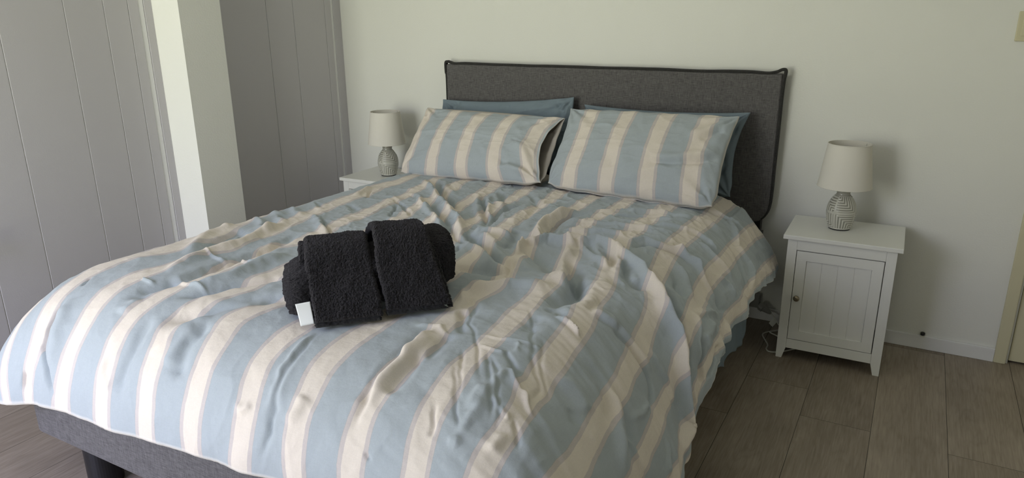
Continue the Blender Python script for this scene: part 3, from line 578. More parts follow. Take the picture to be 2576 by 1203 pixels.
# stripe number over the cloth
STRIPE = [
[-2.56,-2.1,-1.66,-1.27,-0.94,-0.67,-0.45,-0.27,-0.14,-0.05,-0.02,-0.03,-0.06,-0.11,-0.17,-0.22,-0.25,-0.27,-0.26,-0.24,-0.22,-0.2,-0.2,-0.22,-0.26,-0.31,-0.38,-0.45,-0.54,-0.63,-0.71,-0.78,-0.83,-0.89],
[-1.93,-1.51,-1.12,-0.8,-0.53,-0.32,-0.14,-0,0.1,0.16,0.19,0.19,0.16,0.12,0.09,0.07,0.06,0.07,0.09,0.12,0.15,0.17,0.18,0.17,0.15,0.1,0.04,-0.02,-0.09,-0.15,-0.2,-0.24,-0.27,-0.29],
[-1.29,-0.91,-0.59,-0.34,-0.13,0.04,0.17,0.27,0.33,0.38,0.4,0.4,0.38,0.36,0.35,0.36,0.39,0.42,0.45,0.48,0.51,0.54,0.56,0.57,0.55,0.52,0.47,0.4,0.35,0.32,0.31,0.3,0.3,0.3],
[-0.62,-0.31,-0.08,0.1,0.26,0.4,0.49,0.54,0.55,0.58,0.62,0.62,0.6,0.59,0.62,0.66,0.71,0.76,0.8,0.84,0.87,0.9,0.93,0.95,0.96,0.94,0.88,0.83,0.8,0.8,0.82,0.85,0.87,0.89],
[0.13,0.28,0.37,0.51,0.66,0.77,0.82,0.83,0.76,0.76,0.83,0.82,0.81,0.84,0.9,0.98,1.05,1.11,1.16,1.2,1.23,1.26,1.29,1.33,1.37,1.36,1.29,1.24,1.25,1.3,1.35,1.4,1.44,1.47],
[0.99,0.87,0.78,0.91,1.05,1.15,1.15,1.11,0.98,0.94,1.02,1,1.03,1.11,1.21,1.31,1.4,1.47,1.52,1.56,1.59,1.61,1.64,1.7,1.76,1.76,1.69,1.66,1.73,1.81,1.89,1.94,1.99,2.04],
[1.54,1.34,1.24,1.32,1.45,1.54,1.51,1.42,1.3,1.22,1.22,1.22,1.3,1.42,1.55,1.66,1.76,1.83,1.87,1.93,1.96,1.98,1.99,2.06,2.12,2.1,2.06,2.14,2.25,2.35,2.43,2.49,2.54,2.6],
[1.93,1.82,1.75,1.77,1.88,1.95,1.9,1.79,1.75,1.64,1.57,1.59,1.69,1.79,1.92,2.03,2.12,2.18,2.23,2.29,2.32,2.34,2.36,2.42,2.47,2.49,2.53,2.7,2.81,2.89,2.96,3.02,3.08,3.14],
[2.31,2.25,2.24,2.26,2.33,2.34,2.3,2.25,2.31,2.25,2.11,2.22,2.3,2.26,2.32,2.41,2.48,2.54,2.61,2.67,2.72,2.75,2.79,2.81,2.88,2.95,3.03,3.24,3.35,3.42,3.48,3.55,3.61,3.68],
[2.7,2.66,2.68,2.75,2.81,2.78,2.76,2.76,2.88,2.94,2.81,3.02,2.95,2.74,2.75,2.83,2.88,2.93,3,3.08,3.17,3.23,3.27,3.29,3.37,3.5,3.59,3.75,3.86,3.93,3.99,4.06,4.13,4.2],
[3.11,3.07,3.12,3.23,3.32,3.32,3.29,3.25,3.28,3.27,3.31,3.41,3.28,3.18,3.2,3.27,3.34,3.39,3.41,3.52,3.69,3.76,3.81,3.81,3.88,4,4.11,4.24,4.33,4.41,4.48,4.56,4.63,4.7],
[3.54,3.52,3.58,3.68,3.84,3.89,3.82,3.7,3.75,3.73,3.74,3.76,3.69,3.66,3.68,3.74,3.83,3.91,3.87,3.98,4.19,4.24,4.3,4.33,4.38,4.46,4.58,4.69,4.79,4.88,4.96,5.04,5.12,5.2],
[4,3.97,4.04,4.12,4.26,4.34,4.25,4.13,4.17,4.17,4.16,4.16,4.14,4.14,4.17,4.23,4.33,4.41,4.45,4.54,4.69,4.7,4.83,4.9,4.9,4.95,5.04,5.13,5.23,5.34,5.43,5.52,5.6,5.68],
[4.44,4.44,4.49,4.57,4.7,4.83,4.74,4.6,4.58,4.59,4.6,4.61,4.62,4.64,4.67,4.73,4.83,4.95,5.07,5.11,5.14,5.12,5.32,5.4,5.41,5.46,5.53,5.6,5.69,5.8,5.9,5.99,6.07,6.15],
[4.88,4.9,4.93,5.02,5.11,5.24,5.17,5.01,5.01,5.04,5.07,5.1,5.13,5.16,5.18,5.22,5.32,5.48,5.62,5.71,5.74,5.73,5.85,5.87,5.93,5.99,6.02,6.09,6.18,6.28,6.37,6.45,6.53,6.6],
[5.33,5.34,5.37,5.48,5.58,5.64,5.58,5.5,5.49,5.52,5.56,5.61,5.66,5.7,5.71,5.73,5.81,6,6.14,6.25,6.31,6.31,6.35,6.39,6.44,6.49,6.53,6.61,6.7,6.77,6.84,6.91,6.98,7.04],
[5.79,5.76,5.8,5.94,6.06,6.06,6.02,6,5.99,6.02,6.06,6.12,6.19,6.24,6.26,6.26,6.34,6.5,6.65,6.74,6.82,6.87,6.91,6.95,6.98,6.99,7.04,7.12,7.19,7.25,7.31,7.37,7.42,7.47],
[6.23,6.22,6.27,6.39,6.51,6.53,6.51,6.5,6.5,6.54,6.59,6.64,6.7,6.77,6.83,6.81,6.89,7.02,7.16,7.25,7.35,7.44,7.46,7.46,7.5,7.53,7.56,7.61,7.66,7.72,7.78,7.82,7.86,7.89],
[6.67,6.71,6.77,6.85,6.96,7,7,6.99,7.01,7.06,7.13,7.16,7.17,7.25,7.35,7.38,7.46,7.59,7.7,7.79,7.92,8.03,8.04,7.98,8.06,8.09,8.09,8.12,8.15,8.2,8.24,8.27,8.29,8.31],
[7.13,7.2,7.27,7.33,7.39,7.41,7.41,7.43,7.5,7.57,7.68,7.68,7.61,7.7,7.84,7.96,8.01,8.13,8.24,8.35,8.51,8.63,8.67,8.65,8.68,8.65,8.64,8.66,8.67,8.7,8.71,8.71,8.72,8.73],
[7.61,7.69,7.75,7.81,7.83,7.85,7.85,7.89,7.99,8.07,8.19,8.18,8.06,8.17,8.31,8.44,8.52,8.61,8.75,8.9,9.06,9.17,9.21,9.23,9.23,9.15,9.15,9.16,9.17,9.17,9.16,9.16,9.16,9.16],
[8.11,8.17,8.22,8.3,8.34,8.38,8.41,8.44,8.51,8.59,8.66,8.68,8.7,8.72,8.79,8.92,9.02,9.08,9.24,9.4,9.53,9.6,9.64,9.66,9.66,9.63,9.61,9.61,9.62,9.62,9.61,9.6,9.6,9.6],
[8.61,8.65,8.7,8.8,8.88,8.94,9,9.01,9.04,9.1,9.14,9.19,9.29,9.3,9.33,9.43,9.54,9.64,9.75,9.89,9.99,10.03,10.05,10.05,10.09,10.09,10.05,10.04,10.06,10.06,10.06,10.05,10.05,10.06],
[9.13,9.17,9.22,9.31,9.35,9.38,9.47,9.53,9.57,9.61,9.65,9.7,9.81,9.88,9.9,9.97,10.09,10.22,10.29,10.4,10.49,10.53,10.54,10.54,10.55,10.56,10.52,10.5,10.51,10.51,10.52,10.52,10.53,10.53],
[9.65,9.72,9.8,9.85,9.81,9.81,9.97,10.08,10.11,10.16,10.19,10.24,10.33,10.39,10.41,10.49,10.66,10.81,10.87,10.95,11.02,11.06,11.07,11.07,11.05,11.05,11.03,11.01,11,11,11.02,11.03,11.02,11.01],
[10.18,10.26,10.34,10.37,10.34,10.4,10.61,10.7,10.73,10.75,10.78,10.85,10.91,10.93,10.96,11.05,11.25,11.39,11.46,11.52,11.57,11.6,11.61,11.59,11.56,11.56,11.57,11.57,11.56,11.57,11.58,11.57,11.54,11.51],
[10.7,10.79,10.86,10.9,10.93,11.08,11.29,11.37,11.4,11.44,11.5,11.57,11.58,11.59,11.69,11.79,11.89,11.96,12.02,12.07,12.11,12.12,12.12,12.09,12.06,12.07,12.11,12.12,12.11,12.13,12.12,12.11,12.06,12.01],
[11.2,11.3,11.39,11.47,11.57,11.74,11.92,12.03,12.1,12.16,12.23,12.29,12.42,12.49,12.45,12.47,12.49,12.49,12.53,12.59,12.63,12.61,12.59,12.57,12.55,12.56,12.59,12.61,12.62,12.63,12.62,12.6,12.56,12.52],
[11.69,11.81,11.93,12.05,12.21,12.38,12.55,12.68,12.78,12.85,12.91,12.97,13.23,13.37,13.21,13.12,13.09,13.03,13.04,13.09,13.12,13.08,13.04,13.04,13.01,13.04,13.06,13.09,13.1,13.11,13.09,13.08,13.06,13.04],
[12.18,12.32,12.47,12.65,12.84,13.02,13.18,13.33,13.44,13.52,13.6,13.75,14,14.12,14,13.82,13.69,13.59,13.56,13.58,13.59,13.55,13.51,13.5,13.49,13.51,13.53,13.56,13.58,13.58,13.57,13.57,13.56,13.55],
]
XL,XR,YF,YH=-.66,.60,-1.93,-.20
LL,LR,LF=.42,.44,.42
ZT=.600
def _ip(y,t): 
    t=np.array(sorted(t)); return np.interp(y,t[:,0],t[:,1])
def duvet_base(A,B):
    sx=np.where(A<XL,(XL-A)/LL,np.where(A>XR,(A-XR)/LR,0.)); left=A<XL
    sy=np.where(B<YF,(YF-B)/LF,0.)
    S=(sx**5+sy**5)**.2
    n=np.hypot(sx,sy)+1e-9; cx,cy=sx/n,sy/n
    w=cx**2
    yy=np.clip(B,YF,YH)
    rx=np.where(left,.265,_ip(yy,[(-.2,.295),(-.5,.30),(-1.0,.30),(-1.5,.31),(-1.9,.33)]))
    dx=np.where(left,.31,_ip(yy,[(-.2,.29),(-.45,.26),(-.75,.205),(-1.03,.225),(-1.3,.21),(-1.42,.28),(-1.52,.37),(-1.7,.36),(-2.,.36)]))
    px=np.where(left,2.7,1.5)
    ry,dy,py=.315,_ip(A,[(-.9,.31),(-.35,.27),(0,.235),(.3,.21),(.9,.2)]),2.3
    r_d=w*dx+(1-w)*dy; pp=w*px+(1-w)*py
    s=np.clip(S,0,1)
    # arc-length-like reparametrisation : S fabric -> horizontal fraction
    th=s*np.pi/2; h=np.sin(th); 
    q=np.clip(1-h**pp,0,1)**(1/pp)
    z=ZT-r_d*(1-q)-np.clip(S-1,0,None)*.1
    sg=np.where(left,-1,1)
    cb=1+np.where(left,.34,.25)*(2*cx*cy)**1.5*s**2
    X=np.clip(A,XL,XR)+sg*cx*h*rx*cb
    Y=np.clip(B,YF,9)-cy*h*ry*cb
    # gentle crown of the filling
    cr=np.sin(np.pi*np.clip((A+1.08)/2.1,0,1))*np.sin(np.pi*np.clip((B+2.35)/2.4,0,1))
    z=z+.018*cr-.004+.012*np.clip((-.9-B)/1.,0,1)*np.clip(-A/.5,0,1)
    return X,Y,z
def poly_disp(A,B,folds):
    """folds: (pts[(a,b)..], amp, w_left, w_right)  gaussian ridges along polylines"""
    D=np.zeros_like(A)
    for pts,amp,wl,wr in folds:
        pts=np.array(pts,float); R=3*max(wl,wr)
        m=(A>pts[:,0].min()-R)&(A<pts[:,0].max()+R)&(B>pts[:,1].min()-R)&(B<pts[:,1].max()+R)
        if not m.any(): continue
        a=A[m];b=B[m]; best=np.full(a.shape,9.);tt=np.zeros(a.shape);sd=np.zeros(a.shape)
        seg=np.hypot(*(pts[1:]-pts[:-1]).T); L=seg.sum(); acc=0
        for i in range(len(pts)-1):
            p0,p1=pts[i],pts[i+1]; v=p1-p0; l=seg[i]+1e-9
            t=np.clip(((a-p0[0])*v[0]+(b-p0[1])*v[1])/l**2,0,1)
            ex,ey=a-p0[0]-t*v[0],b-p0[1]-t*v[1]; d=np.hypot(ex,ey)
            k=d<best; best=np.where(k,d,best); tt=np.where(k,(acc+t*l)/L,tt)
            sd=np.where(k,v[0]*(b-p0[1])-v[1]*(a-p0[0]),sd); acc+=seg[i]
        w=np.where(sd>0,wl,wr)
        end=np.clip(np.minimum(tt,1-tt)*4+.12,0,1); end=end*end*(3-2*end)
        D[m]+=amp*end*np.exp(-(best/w)**2)
    return D
def normals(X,Y,Z):
    P=np.stack([X,Y,Z],-1); du=np.gradient(P,axis=0); dv=np.gradient(P,axis=1)
    n=np.cross(du,dv); n/=np.linalg.norm(n,axis=-1,keepdims=True)+1e-12
    return n
def grid(na,nb):
    a=np.linspace(XL-LL,XR+LR,na); b=np.linspace(YH,YF-LF,nb)
    return np.meshgrid(a,b,indexing='ij')

A, B = grid(560, 620)
X, Y, Z = duvet_base(A, B)
Nn = -normals(X, Y, Z)
Aw = A+.007*vnoise(A*16, B*16, 31)+.003*vnoise(A*45, B*45, 32); Bw = B+.007*vnoise(A*16+9, B*16, 33)+.003*vnoise(A*45+9, B*45, 34)
D = 1.5*poly_disp(Aw, Bw, [(p_, a_, l_*.85, r_*.85) for p_, a_, l_, r_ in FOLDS])
# crumpled creases: sharp-crested folds where the cloth is loose
def ridged(x, y, seed): return (1-np.abs(vnoise(x+.35*vnoise(x*1.7, y*1.7, seed+50), y+.35*vnoise(x*1.7+5, y*1.7, seed+51), seed)))**3
loose = np.clip((B+1.75)/.45, 0, 1)*np.clip((1.0-np.abs(A-.15))/.5, 0, 1)
D += loose*(.0085*ridged(A*8+B*3, B*8-A*2, 41)+.0048*ridged(A*17-B*5, B*15+A*6, 42)+.0022*ridged(A*36, B*33+A*9, 43)-.004)
D += (1-loose)*(.0035*ridged(A*6, B*4, 44)+.0012*ridged(A*22, B*16, 45))
rightness = np.clip((A-.35)/.5, 0, 1); footness = np.clip((-1.75-B)/.5, 0, 1)
D += .0035*vnoise(A*9+3, B*7+1, 1)*(1-.5*footness)+.0022*vnoise(A*21, B*17, 2)*(1-.6*footness)+.0011*vnoise(A*48+.3*B*40, B*44, 3)*(1-.5*footness)
D += rightness*.0035*vnoise(A*7+B*8, B*34+A*14, 4)+rightness*.0015*vnoise(A*14, B*80+A*30, 5)
# hem ripple
S_ = np.maximum(np.clip((A-XR)/LR, 0, 1), np.clip((YF-B)/LF, 0, 1)*.5)
D += S_**3*(.011*np.sin(B*14+1.0+2*vnoise(B*5, B*0, 9))+.005*np.sin(B*31+3*vnoise(B*7, B*0, 8)))*(A > XR)*np.interp(-B, [.2, .6, 1.0], [.2, .6, 1])
D += (np.clip((YF-B)/LF, 0, 1)**3)*(.004*np.sin(A*13+2*vnoise(A*5, A*0, 9))+.0015*np.sin(A*40+2))
# footprint of the pillows and towels presses in
D -= .010*np.exp(-(np.clip(np.abs(B+.33), 0, 9)/.14)**4)*(np.abs(A) < .72)
X, Y, Z = X+Nn[..., 0]*D, Y+Nn[..., 1]*D, Z+Nn[..., 2]*D
SG = np.array(STRIPE)
na_, nb_ = SG.shape
gx = (A-(XL-LL))/(XR+LR-XL+LL)*(na_-1); gy = (B-(YF-LF))/(YH-YF+LF)*(nb_-1)
def cub(t): return [-.5*t+t*t-.5*t**3, 1-2.5*t*t+1.5*t**3, .5*t+2*t*t-1.5*t**3, -.5*t*t+.5*t**3]
SP = np.pad(SG, 1, mode='reflect', reflect_type='odd')
ii = np.clip(gx.astype(int), 0, na_-2); jj = np.clip(gy.astype(int), 0, nb_-2)
wx = cub(gx-ii); wy = cub(gy-jj); ST = np.zeros_like(A)
for i in range(4):
    for j in range(4): ST += wx[i]*wy[j]*SP[ii+i, jj+j]
edge = np.zeros_like(A)
bd = np.minimum(np.minimum(A-A.min(), A.max()-A), np.minimum(B-B.min(), B.max()-B))
edge = np.clip(1-bd/.006, 0, 1)
du = gridmesh('duvet', np.stack([X, Y, Z], -1), M['stripe'], attrs={'stripe': ST, 'edge': edge}, flip=True)
tag(du, 'rumpled duvet with pale blue and cream stripes spread over the bed', 'duvet')
m = du.modifiers.new('thick', 'SOLIDIFY'); m.thickness = .005; m.offset = -1; m.use_rim = True

# ================================================================== pillows
def pillow(name, label, cat, c00, c10, c01, c11, T, mat, period=None, off=0, bows=(.015, .02, .02, .02), open_end=0, group=None, seed=0, flange=.03, folds=(), back=1.0):
    """c00 bottom-left, c10 bottom-right, c01 top-left, c11 top-right"""
    n = 150; u = np.linspace(0, 1, n)[:, None]*np.ones((1, n)); v = np.linspace(0, 1, n)[None, :]*np.ones((n, 1))
    c = [np.array(k, float) for k in (c00, c10, c01, c11)]
    P = (c[0]*((1-u)*(1-v))[..., None]+c[1]*(u*(1-v))[..., None]+c[2]*((1-u)*v)[..., None]+c[3]*(u*v)[..., None])
    U = (c[1]-c[0]+c[3]-c[2]); Wd = np.linalg.norm(U)/2; U = U/np.linalg.norm(U); V = (c[2]-c[0]+c[3]-c[1]); Hd = np.linalg.norm(V)/2; V = V/np.linalg.norm(V); N = np.cross(U, V); N /= np.linalg.norm(N)
    bb, bt, bl, br = bows
    P += U*((bl*4*v*(1-v))*(1-u)**2-(br*4*v*(1-v))*u**2)[..., None]+V*((bb*4*u*(1-u))*(1-v)**3-(bt*4*u*(1-u))*v**3)[..., None]
    for a_ in (0, 1):
        k_ = np.exp(-((np.abs(u-a_)*Wd)**2+(v*Hd)**2)/.045**2); P += U*(.020*(1-2*a_)*k_)[..., None]+V*(.014*k_)[..., None]
    fu = np.clip(4*u*(1-u), 0, 1); fv = np.clip(4*v*(1-v), 0, 1)
    t = T*(np.clip(fu, 1e-6, 1)**.42)*(np.clip(fv, 1e-6, 1)**.50)*(1.12-.24*v)
    gap = open_end*np.sin(PI*v)**.8*np.clip((u-.80)/.20, 0, 1)
    nz = .0055*vnoise(u*7+seed, v*5, seed+7)+.003*vnoise(u*17+seed, v*12, seed+8)+.0045*(1-np.abs(vnoise(u*6+seed+v*2, v*5-u, seed+9)))**3+.002*(1-np.abs(vnoise(u*15-v*4, v*13+seed, seed+10)))**3
    # creases running out of the corners
    for (a, b_, s) in ((0, 0, 1), (1, 0, 2), (0, 1, 3), (1, 1, 4)):
        du_, dv_ = (u-a)*Wd, (v-b_)*Hd; r = np.hypot(du_, dv_); th = np.arctan2(dv_, du_)
        nz = nz+.0075*np.sin(th*(9+s)+seed*1.3+s)*np.exp(-(r/.14)**2)*np.clip(r/.03, 0, 1)
    for (pts, amp, w_) in folds:
        nz = nz+poly_disp(u*Wd, v*Hd, [([(a*Wd, b_*Hd) for a, b_ in pts], amp, w_, w_)])
    edgef = np.clip(np.minimum(np.minimum(u, 1-u)*Wd, np.minimum(v, 1-v)*Hd)/.03, 0, 1)
    F = P+N*((np.maximum(t, gap)+nz*edgef)[..., None])
    K = P-N*((np.maximum(t*back, gap)+nz[::-1]*edgef*.5)[..., None])
    K = K+U*(open_end*1.0*(np.sin(PI*v)**1.0)*np.clip((u-.7)/.3, 0, 1)**2)[..., None]
    wv = .003*np.sin(u*Wd*60+seed)*(1-edgef)+.002*np.sin(v*Hd*75)*(1-edgef)
    F += N*wv[..., None]; K += N*wv[..., None]
    root = thing(name, label, cat, tuple((c[0]+c[1])/2), 0, group)
    base = np.array(root.location)
    st = (u-off)/period if period else u*0
    e_ = 1-np.clip(np.minimum(np.minimum(u, 1-u)*Wd, np.minimum(v, 1-v)*Hd)/.005, 0, 1)
    at = {'stripe': st, 'edge': e_}
    fo = gridmesh('pillowcase_front', F-base, mat, root, attrs=at)
    ko = gridmesh('pillowcase_back', K-base, mat if not open_end else M['inner'], root, attrs=at, flip=True)
    for o in (fo, ko):
        mm = o.modifiers.new('thick', 'SOLIDIFY'); mm.thickness = .0016; mm.offset = 0
    if open_end:
        uu = .06+.80*u; tt = t*.0+T*.86*(np.clip(fu, 1e-6, 1)**.45)*(np.clip(fv, 1e-6, 1)**.5)*(1.1-.24*v)
        Pi = (c[0]*((1-uu)*(1-v))[..., None]+c[1]*(uu*(1-v))[..., None]+c[2]*((1-uu)*v)[..., None]+c[3]*(uu*v)[..., None])
        I = np.concatenate([Pi+N*(tt*.9)[..., None], (Pi-N*(tt*.9*back)[..., None])[:, ::-1]], 1)[:, ::2][::2]
        gridmesh('pillow_insert', I-base, M['inner'], root)
    return root
S1 = M['stripe']
pillow('pillow', 'slate blue pillow upright against the headboard behind the left striped pillow', 'pillow',
       (-.76, -.17, .60), (-.06, -.17, .60), (-.770, -.120, .903), (-.066, -.105, .945), .042, M['blue'], seed=3, bows=(.01, .016, .0, .0), flange=.04, group=None,
       folds=(([(.12, .98), (.06, .8)], -.010, .010), ([(.16, .98), (.12, .8)], .008, .012), ([(.93, 1), (.97, .85), (.99, .7)], .012, .012), ([(.88, 1), (.93, .8)], -.010, .010), ([(.55, .95), (.52, .8)], -.004, .008)))
pillow('pillow', 'slate blue pillow upright against the headboard behind the right striped pillow', 'pillow',
       (.01, -.17, .595), (.692, -.17, .565), (-.005, -.13, .918), (.715, -.125, .922), .042, M['blue'], seed=5, bows=(.01, .014, .02, .035),
       folds=(([(.1, .95), (.22, .9), (.4, .97)], .007, .010), ([(.15, .9), (.25, .96)], -.007, .008), ([(.97, .95), (.93, .7), (.95, .5)], .010, .012), ([(.9, .6), (.96, .4), (.9, .2)], -.010, .012), ([(.95, .9), (.99, .7)], -.008, .01)))
pillow('pillow', 'blue and cream striped pillow with an open end, leaning at the left of the bed', 'pillow',
       (-.820, -.455, .583), (-.010, -.52, .628), (-.803, -.205, .868), (-.050, -.235, .868), .075, S1, .222, .045, (.0, .012, .012, .055), open_end=.030, seed=1,
       folds=(([(0, .55), (.3, .56), (.55, .53), (.8, .48)], .0018, .006), ([(.83, .50), (.90, .40), (.95, .25)], .013, .020), ([(.80, .52), (.88, .47)], -.006, .008), ([(.72, .08), (.82, .14), (.93, .10)], .012, .018), ([(.75, .18), (.86, .2)], -.008, .014), ([(.03, .98), (.06, .9), (.03, .78)], .008, .012), ([(.0, .9), (.05, .82)], -.008, .010), ([(.12, .9), (.2, .96)], -.005, .01), ([(.16, .0), (.18, .1)], -.004, .01), ([(.4, .03), (.41, .14)], -.005, .01)))
pillow('pillow', 'blue and cream striped pillow lying full and flat-edged at the right of the bed', 'pillow',
       (-.028, -.49, .620), (.702, -.52, .608), (-.042, -.19, .902), (.690, -.205, .912), .078, S1, .232, .163, (.0, .006, .018, .020), seed=2,
       folds=(([(.99, .90), (.88, .74), (.78, .66)], .012, .018), ([(.97, .80), (.86, .62)], -.010, .014), ([(.98, .58), (.90, .46), (.78, .40), (.62, .36)], .013, .018), ([(.99, .48), (.88, .38), (.76, .33), (.60, .30)], -.010, .012), ([(.45, .08), (.6, .2), (.74, .30)], .006, .018), ([(0, .5), (.3, .5), (.6, .49)], .0018, .006), ([(.97, .2), (.9, .1)], -.008, .014), ([(.3, .02), (.33, .12)], -.004, .01), ([(.7, .9), (.69, .7)], .002, .006)))

# ================================================================== towels
TO = np.array([.130, -2.000, .612]); TU = np.array([.700, .714, 0]); TN = np.array([-.714, .700, 0]); TZ = np.array([0, 0, 1.])
def terry_noise(a, b, s):
    return .0014*vnoise(a*420+s, b*420, 11+s)+.0008*vnoise(a*200, b*200+s, 12+s)+.0012*vnoise(a*45, b*45+s, 13)
def loc2w(u, n, z): return TO+u[..., None]*TU+n[..., None]*TN+z[..., None]*TZ
# large towel, folded and rolled into a bolster
def roll():
    nu, nt_ = 150, 420
    u = np.linspace(0, 1, nu); th = np.linspace(0, 2*PI, nt_, endpoint=False)
    s = np.concatenate([np.zeros(46), u, np.ones(46)]); cap = np.concatenate([np.linspace(0.02, 1, 46), np.ones(nu), np.linspace(1, .02, 46)])
    Tt, Ss = np.meshgrid(th, s); Cc = np.meshgrid(th, cap)[1]
    ex = 2.3; ct, st = np.cos(Tt), np.sin(Tt)
    rn = np.sign(ct)*np.abs(ct)**(2/ex); rz = np.sign(st)*np.abs(st)**(2/ex)
    L0, L1 = -.044, .356
    # end caps are stepped by the spiral of layers
    lay = .010*np.abs(np.sin(PI*(Cc*4.0+Tt/(2*PI))))**.6*(Cc < .97)+.012*(1-Cc**2)
    rnd_ = np.where(Cc < 1, 1, 1)
    endr = 1-.10*np.exp(-np.minimum(Ss, 1-Ss)*(L1-L0)/.012)
    uu = L0+(L1-L0)*Ss+np.where(Ss <= 0, -1, np.where(Ss >= 1, 1, 0))*lay
    skew = .07*(Ss-.5)
    nn = .180+skew+rn*.112*Cc*endr+.006*np.sin(Ss*7+1); zz = .062+rz*.064*Cc*endr*(1+.22*Ss)+.028*(Ss-.35)+.004*np.sin(Ss*9)*(rz > 0)
    # a long crease where the outer flap ends
    fl_ = .006*np.clip((Tt-2.2)*6, -1, 1)*(Tt < 3.3)
    k = (terry_noise(Ss*.42, Tt*.11, 3)+fl_*.4)*1.3
    nn += rn*k; zz += rz*k; uu += np.where(Ss <= 0, -1, np.where(Ss >= 1, 1, 0))*terry_noise(nn, zz, 5)*1.2
    return loc2w(uu, nn, np.maximum(zz, -.004))
big = gridmesh('bath_towel', roll().transpose(1, 0, 2), M['terry'], wrap=True)
tag(big, 'large charcoal bath towel rolled up on the duvet under the two folded hand towels', 'towel')
# folded hand towels draped over the roll, front face sloping to the duvet
PROF = [(-.002, .006), (.020, .036), (.050, .072), (.085, .115), (.115, .150), (.140, .171), (.168, .183), (.205, .186), (.245, .180), (.285, .160), (.312, .130), (.322, .100)]
def slab(u0, u1, prof, th, sz=1, sn=1, taper=0, du_top=0, dz=0, dn=0, seed=0, wob=1, nu=190, m=230):
    pr = np.array([tuple(p)[:2] for p in spline([(a, b, 0) for a, b in prof], 14)])
    seg = np.hypot(*np.diff(pr, axis=0).T); L = np.concatenate([[0], np.cumsum(seg)]); s = np.linspace(0, L[-1], m)
    n = np.interp(s, L, pr[:, 0])*sn; z = np.interp(s, L, pr[:, 1])*sz
    tn, tz = np.gradient(n), np.gradient(z); q = np.hypot(tn, tz); nx, nz = -tz/q, tn/q
    # closed cross-section in (t across thickness) swept along u: build top and bottom sheets joined by rounded rims
    U_ = np.linspace(0, 1, nu); Sg, Ug = np.meshgrid(s/L[-1], U_, indexing='ij')
    rim = np.minimum(1, np.minimum(Ug, 1-Ug)*(u1-u0)/(th*.5)); rimv = np.minimum(1, np.minimum(Sg*1.0, 1-Sg)*L[-1]/(th*.5))
    r = np.sqrt(np.clip(1-(1-rim)**2, 0, 1))*np.sqrt(np.clip(1-(1-rimv)**2, 0, 1))
    nb, zb = n[:, None]+dn, z[:, None]+dz
    fr = Sg
    uu = u0+(u1-u0)*(1-taper*fr)*Ug+du_top*fr+.003*np.sin(Sg*9+seed)*wob
    lump = .004*vnoise(Ug*3+seed, Sg*5, 20+seed)*wob+.006*np.exp(-((Sg-.42)/.05)**2)*np.sin(Ug*PI)*0
    tn_ = terry_noise(Ug*(u1-u0), Sg*L[-1], seed)
    out = []
    for sgn in (1, -1):
        h = sgn*th*.5*r+th*.5
        h = h+(lump+tn_*1.2)*(1 if sgn > 0 else .3)*np.clip(r*1.5, 0, 1)
        du2 = (terry_noise(Sg*L[-1], Ug*0+seed, seed+1)*1.2)*(1-rim)*np.sign(Ug-.5)
        out.append(loc2w(uu+du2, nb+nx[:, None]*h, zb+nz[:, None]*h))
    return np.concatenate([out[0], out[1][:, ::-1][:, 1:-1]], 1) if False else out
def draped(label, u0, u1, seed, **k):
    root = thing('hand_towel', label, 'towel', tuple(TO+TU*(u0+u1)/2))
    base = np.array(root.location)
    a, b_ = slab(u0, u1, PROF, .022, seed=seed, **k)
    P = np.concatenate([a, b_[:, ::-1]], 1)                      # closed loop across the width
    gridmesh('towel_body', (P-base).transpose(1, 0, 2), M['terry'], root, wrap=True)
    # smooth woven band at the lower edge and along one side
    pr0 = [(-.006, -.004), (.004, .010), (.012, .022)]
    kk = dict(k); kk.pop('du_top', None)
    a, b_ = slab(u0+.002, u1-.002, pr0, .016, seed=seed, wob=.3, nu=60, m=30, **kk)
    P = np.concatenate([a, b_[:, ::-1]], 1)
    gridmesh('hem_band', (P-base).transpose(1, 0, 2), M['hem'], root, wrap=True)
    return root, base
t1, b1 = draped('folded charcoal hand towel with a white label, left of the pair draped over the roll', .000, .158, 1, du_top=-.012, sz=.75, sn=.90)
t2, b2 = draped('folded charcoal hand towel, right and higher of the pair draped over the roll', .166, .326, 2, du_top=-.010, taper=.26, sz=.82, sn=.90, dz=.008, dn=.006)
# side hem visible beside the right-hand towel, and under-layer of the left one
a, b_ = slab(.320, .336, [(p[0]+.006, p[1]-.006) for p in PROF[:8]], .012, seed=4, wob=.2, nu=24, m=120, du_top=-.038, dn=.006, dz=.004, sz=.82, sn=.90)
gridmesh('side_hem', (np.concatenate([a, b_[:, ::-1]], 1)-b2).transpose(1, 0, 2), M['hem'], t2, wrap=True)
a, b_ = slab(-.022, .004, [(p[0]+.030, p[1]-.012) for p in PROF[:9]], .014, seed=6, wob=.4, nu=30, m=140, sz=.75, sn=.90)
gridmesh('under_layer', (np.concatenate([a, b_[:, ::-1]], 1)-b1).transpose(1, 0, 2), M['terry'], t1, wrap=True)
u_, v_ = np.meshgrid(np.linspace(0, 1, 14), np.linspace(0, 1, 14), indexing='ij')
lab = loc2w(-.030-.008*v_+(.031+.003*v_)*u_, .006+.016*v_-.003*u_+.004*np.sin(v_*PI), .004+.050*v_+.004*u_)
lo_ = gridmesh('care_label', lab-b1, M['tagw'], t1); lo_['label'] = 'white care label'
mm = lo_.modifiers.new('t', 'SOLIDIFY'); mm.thickness = .0008

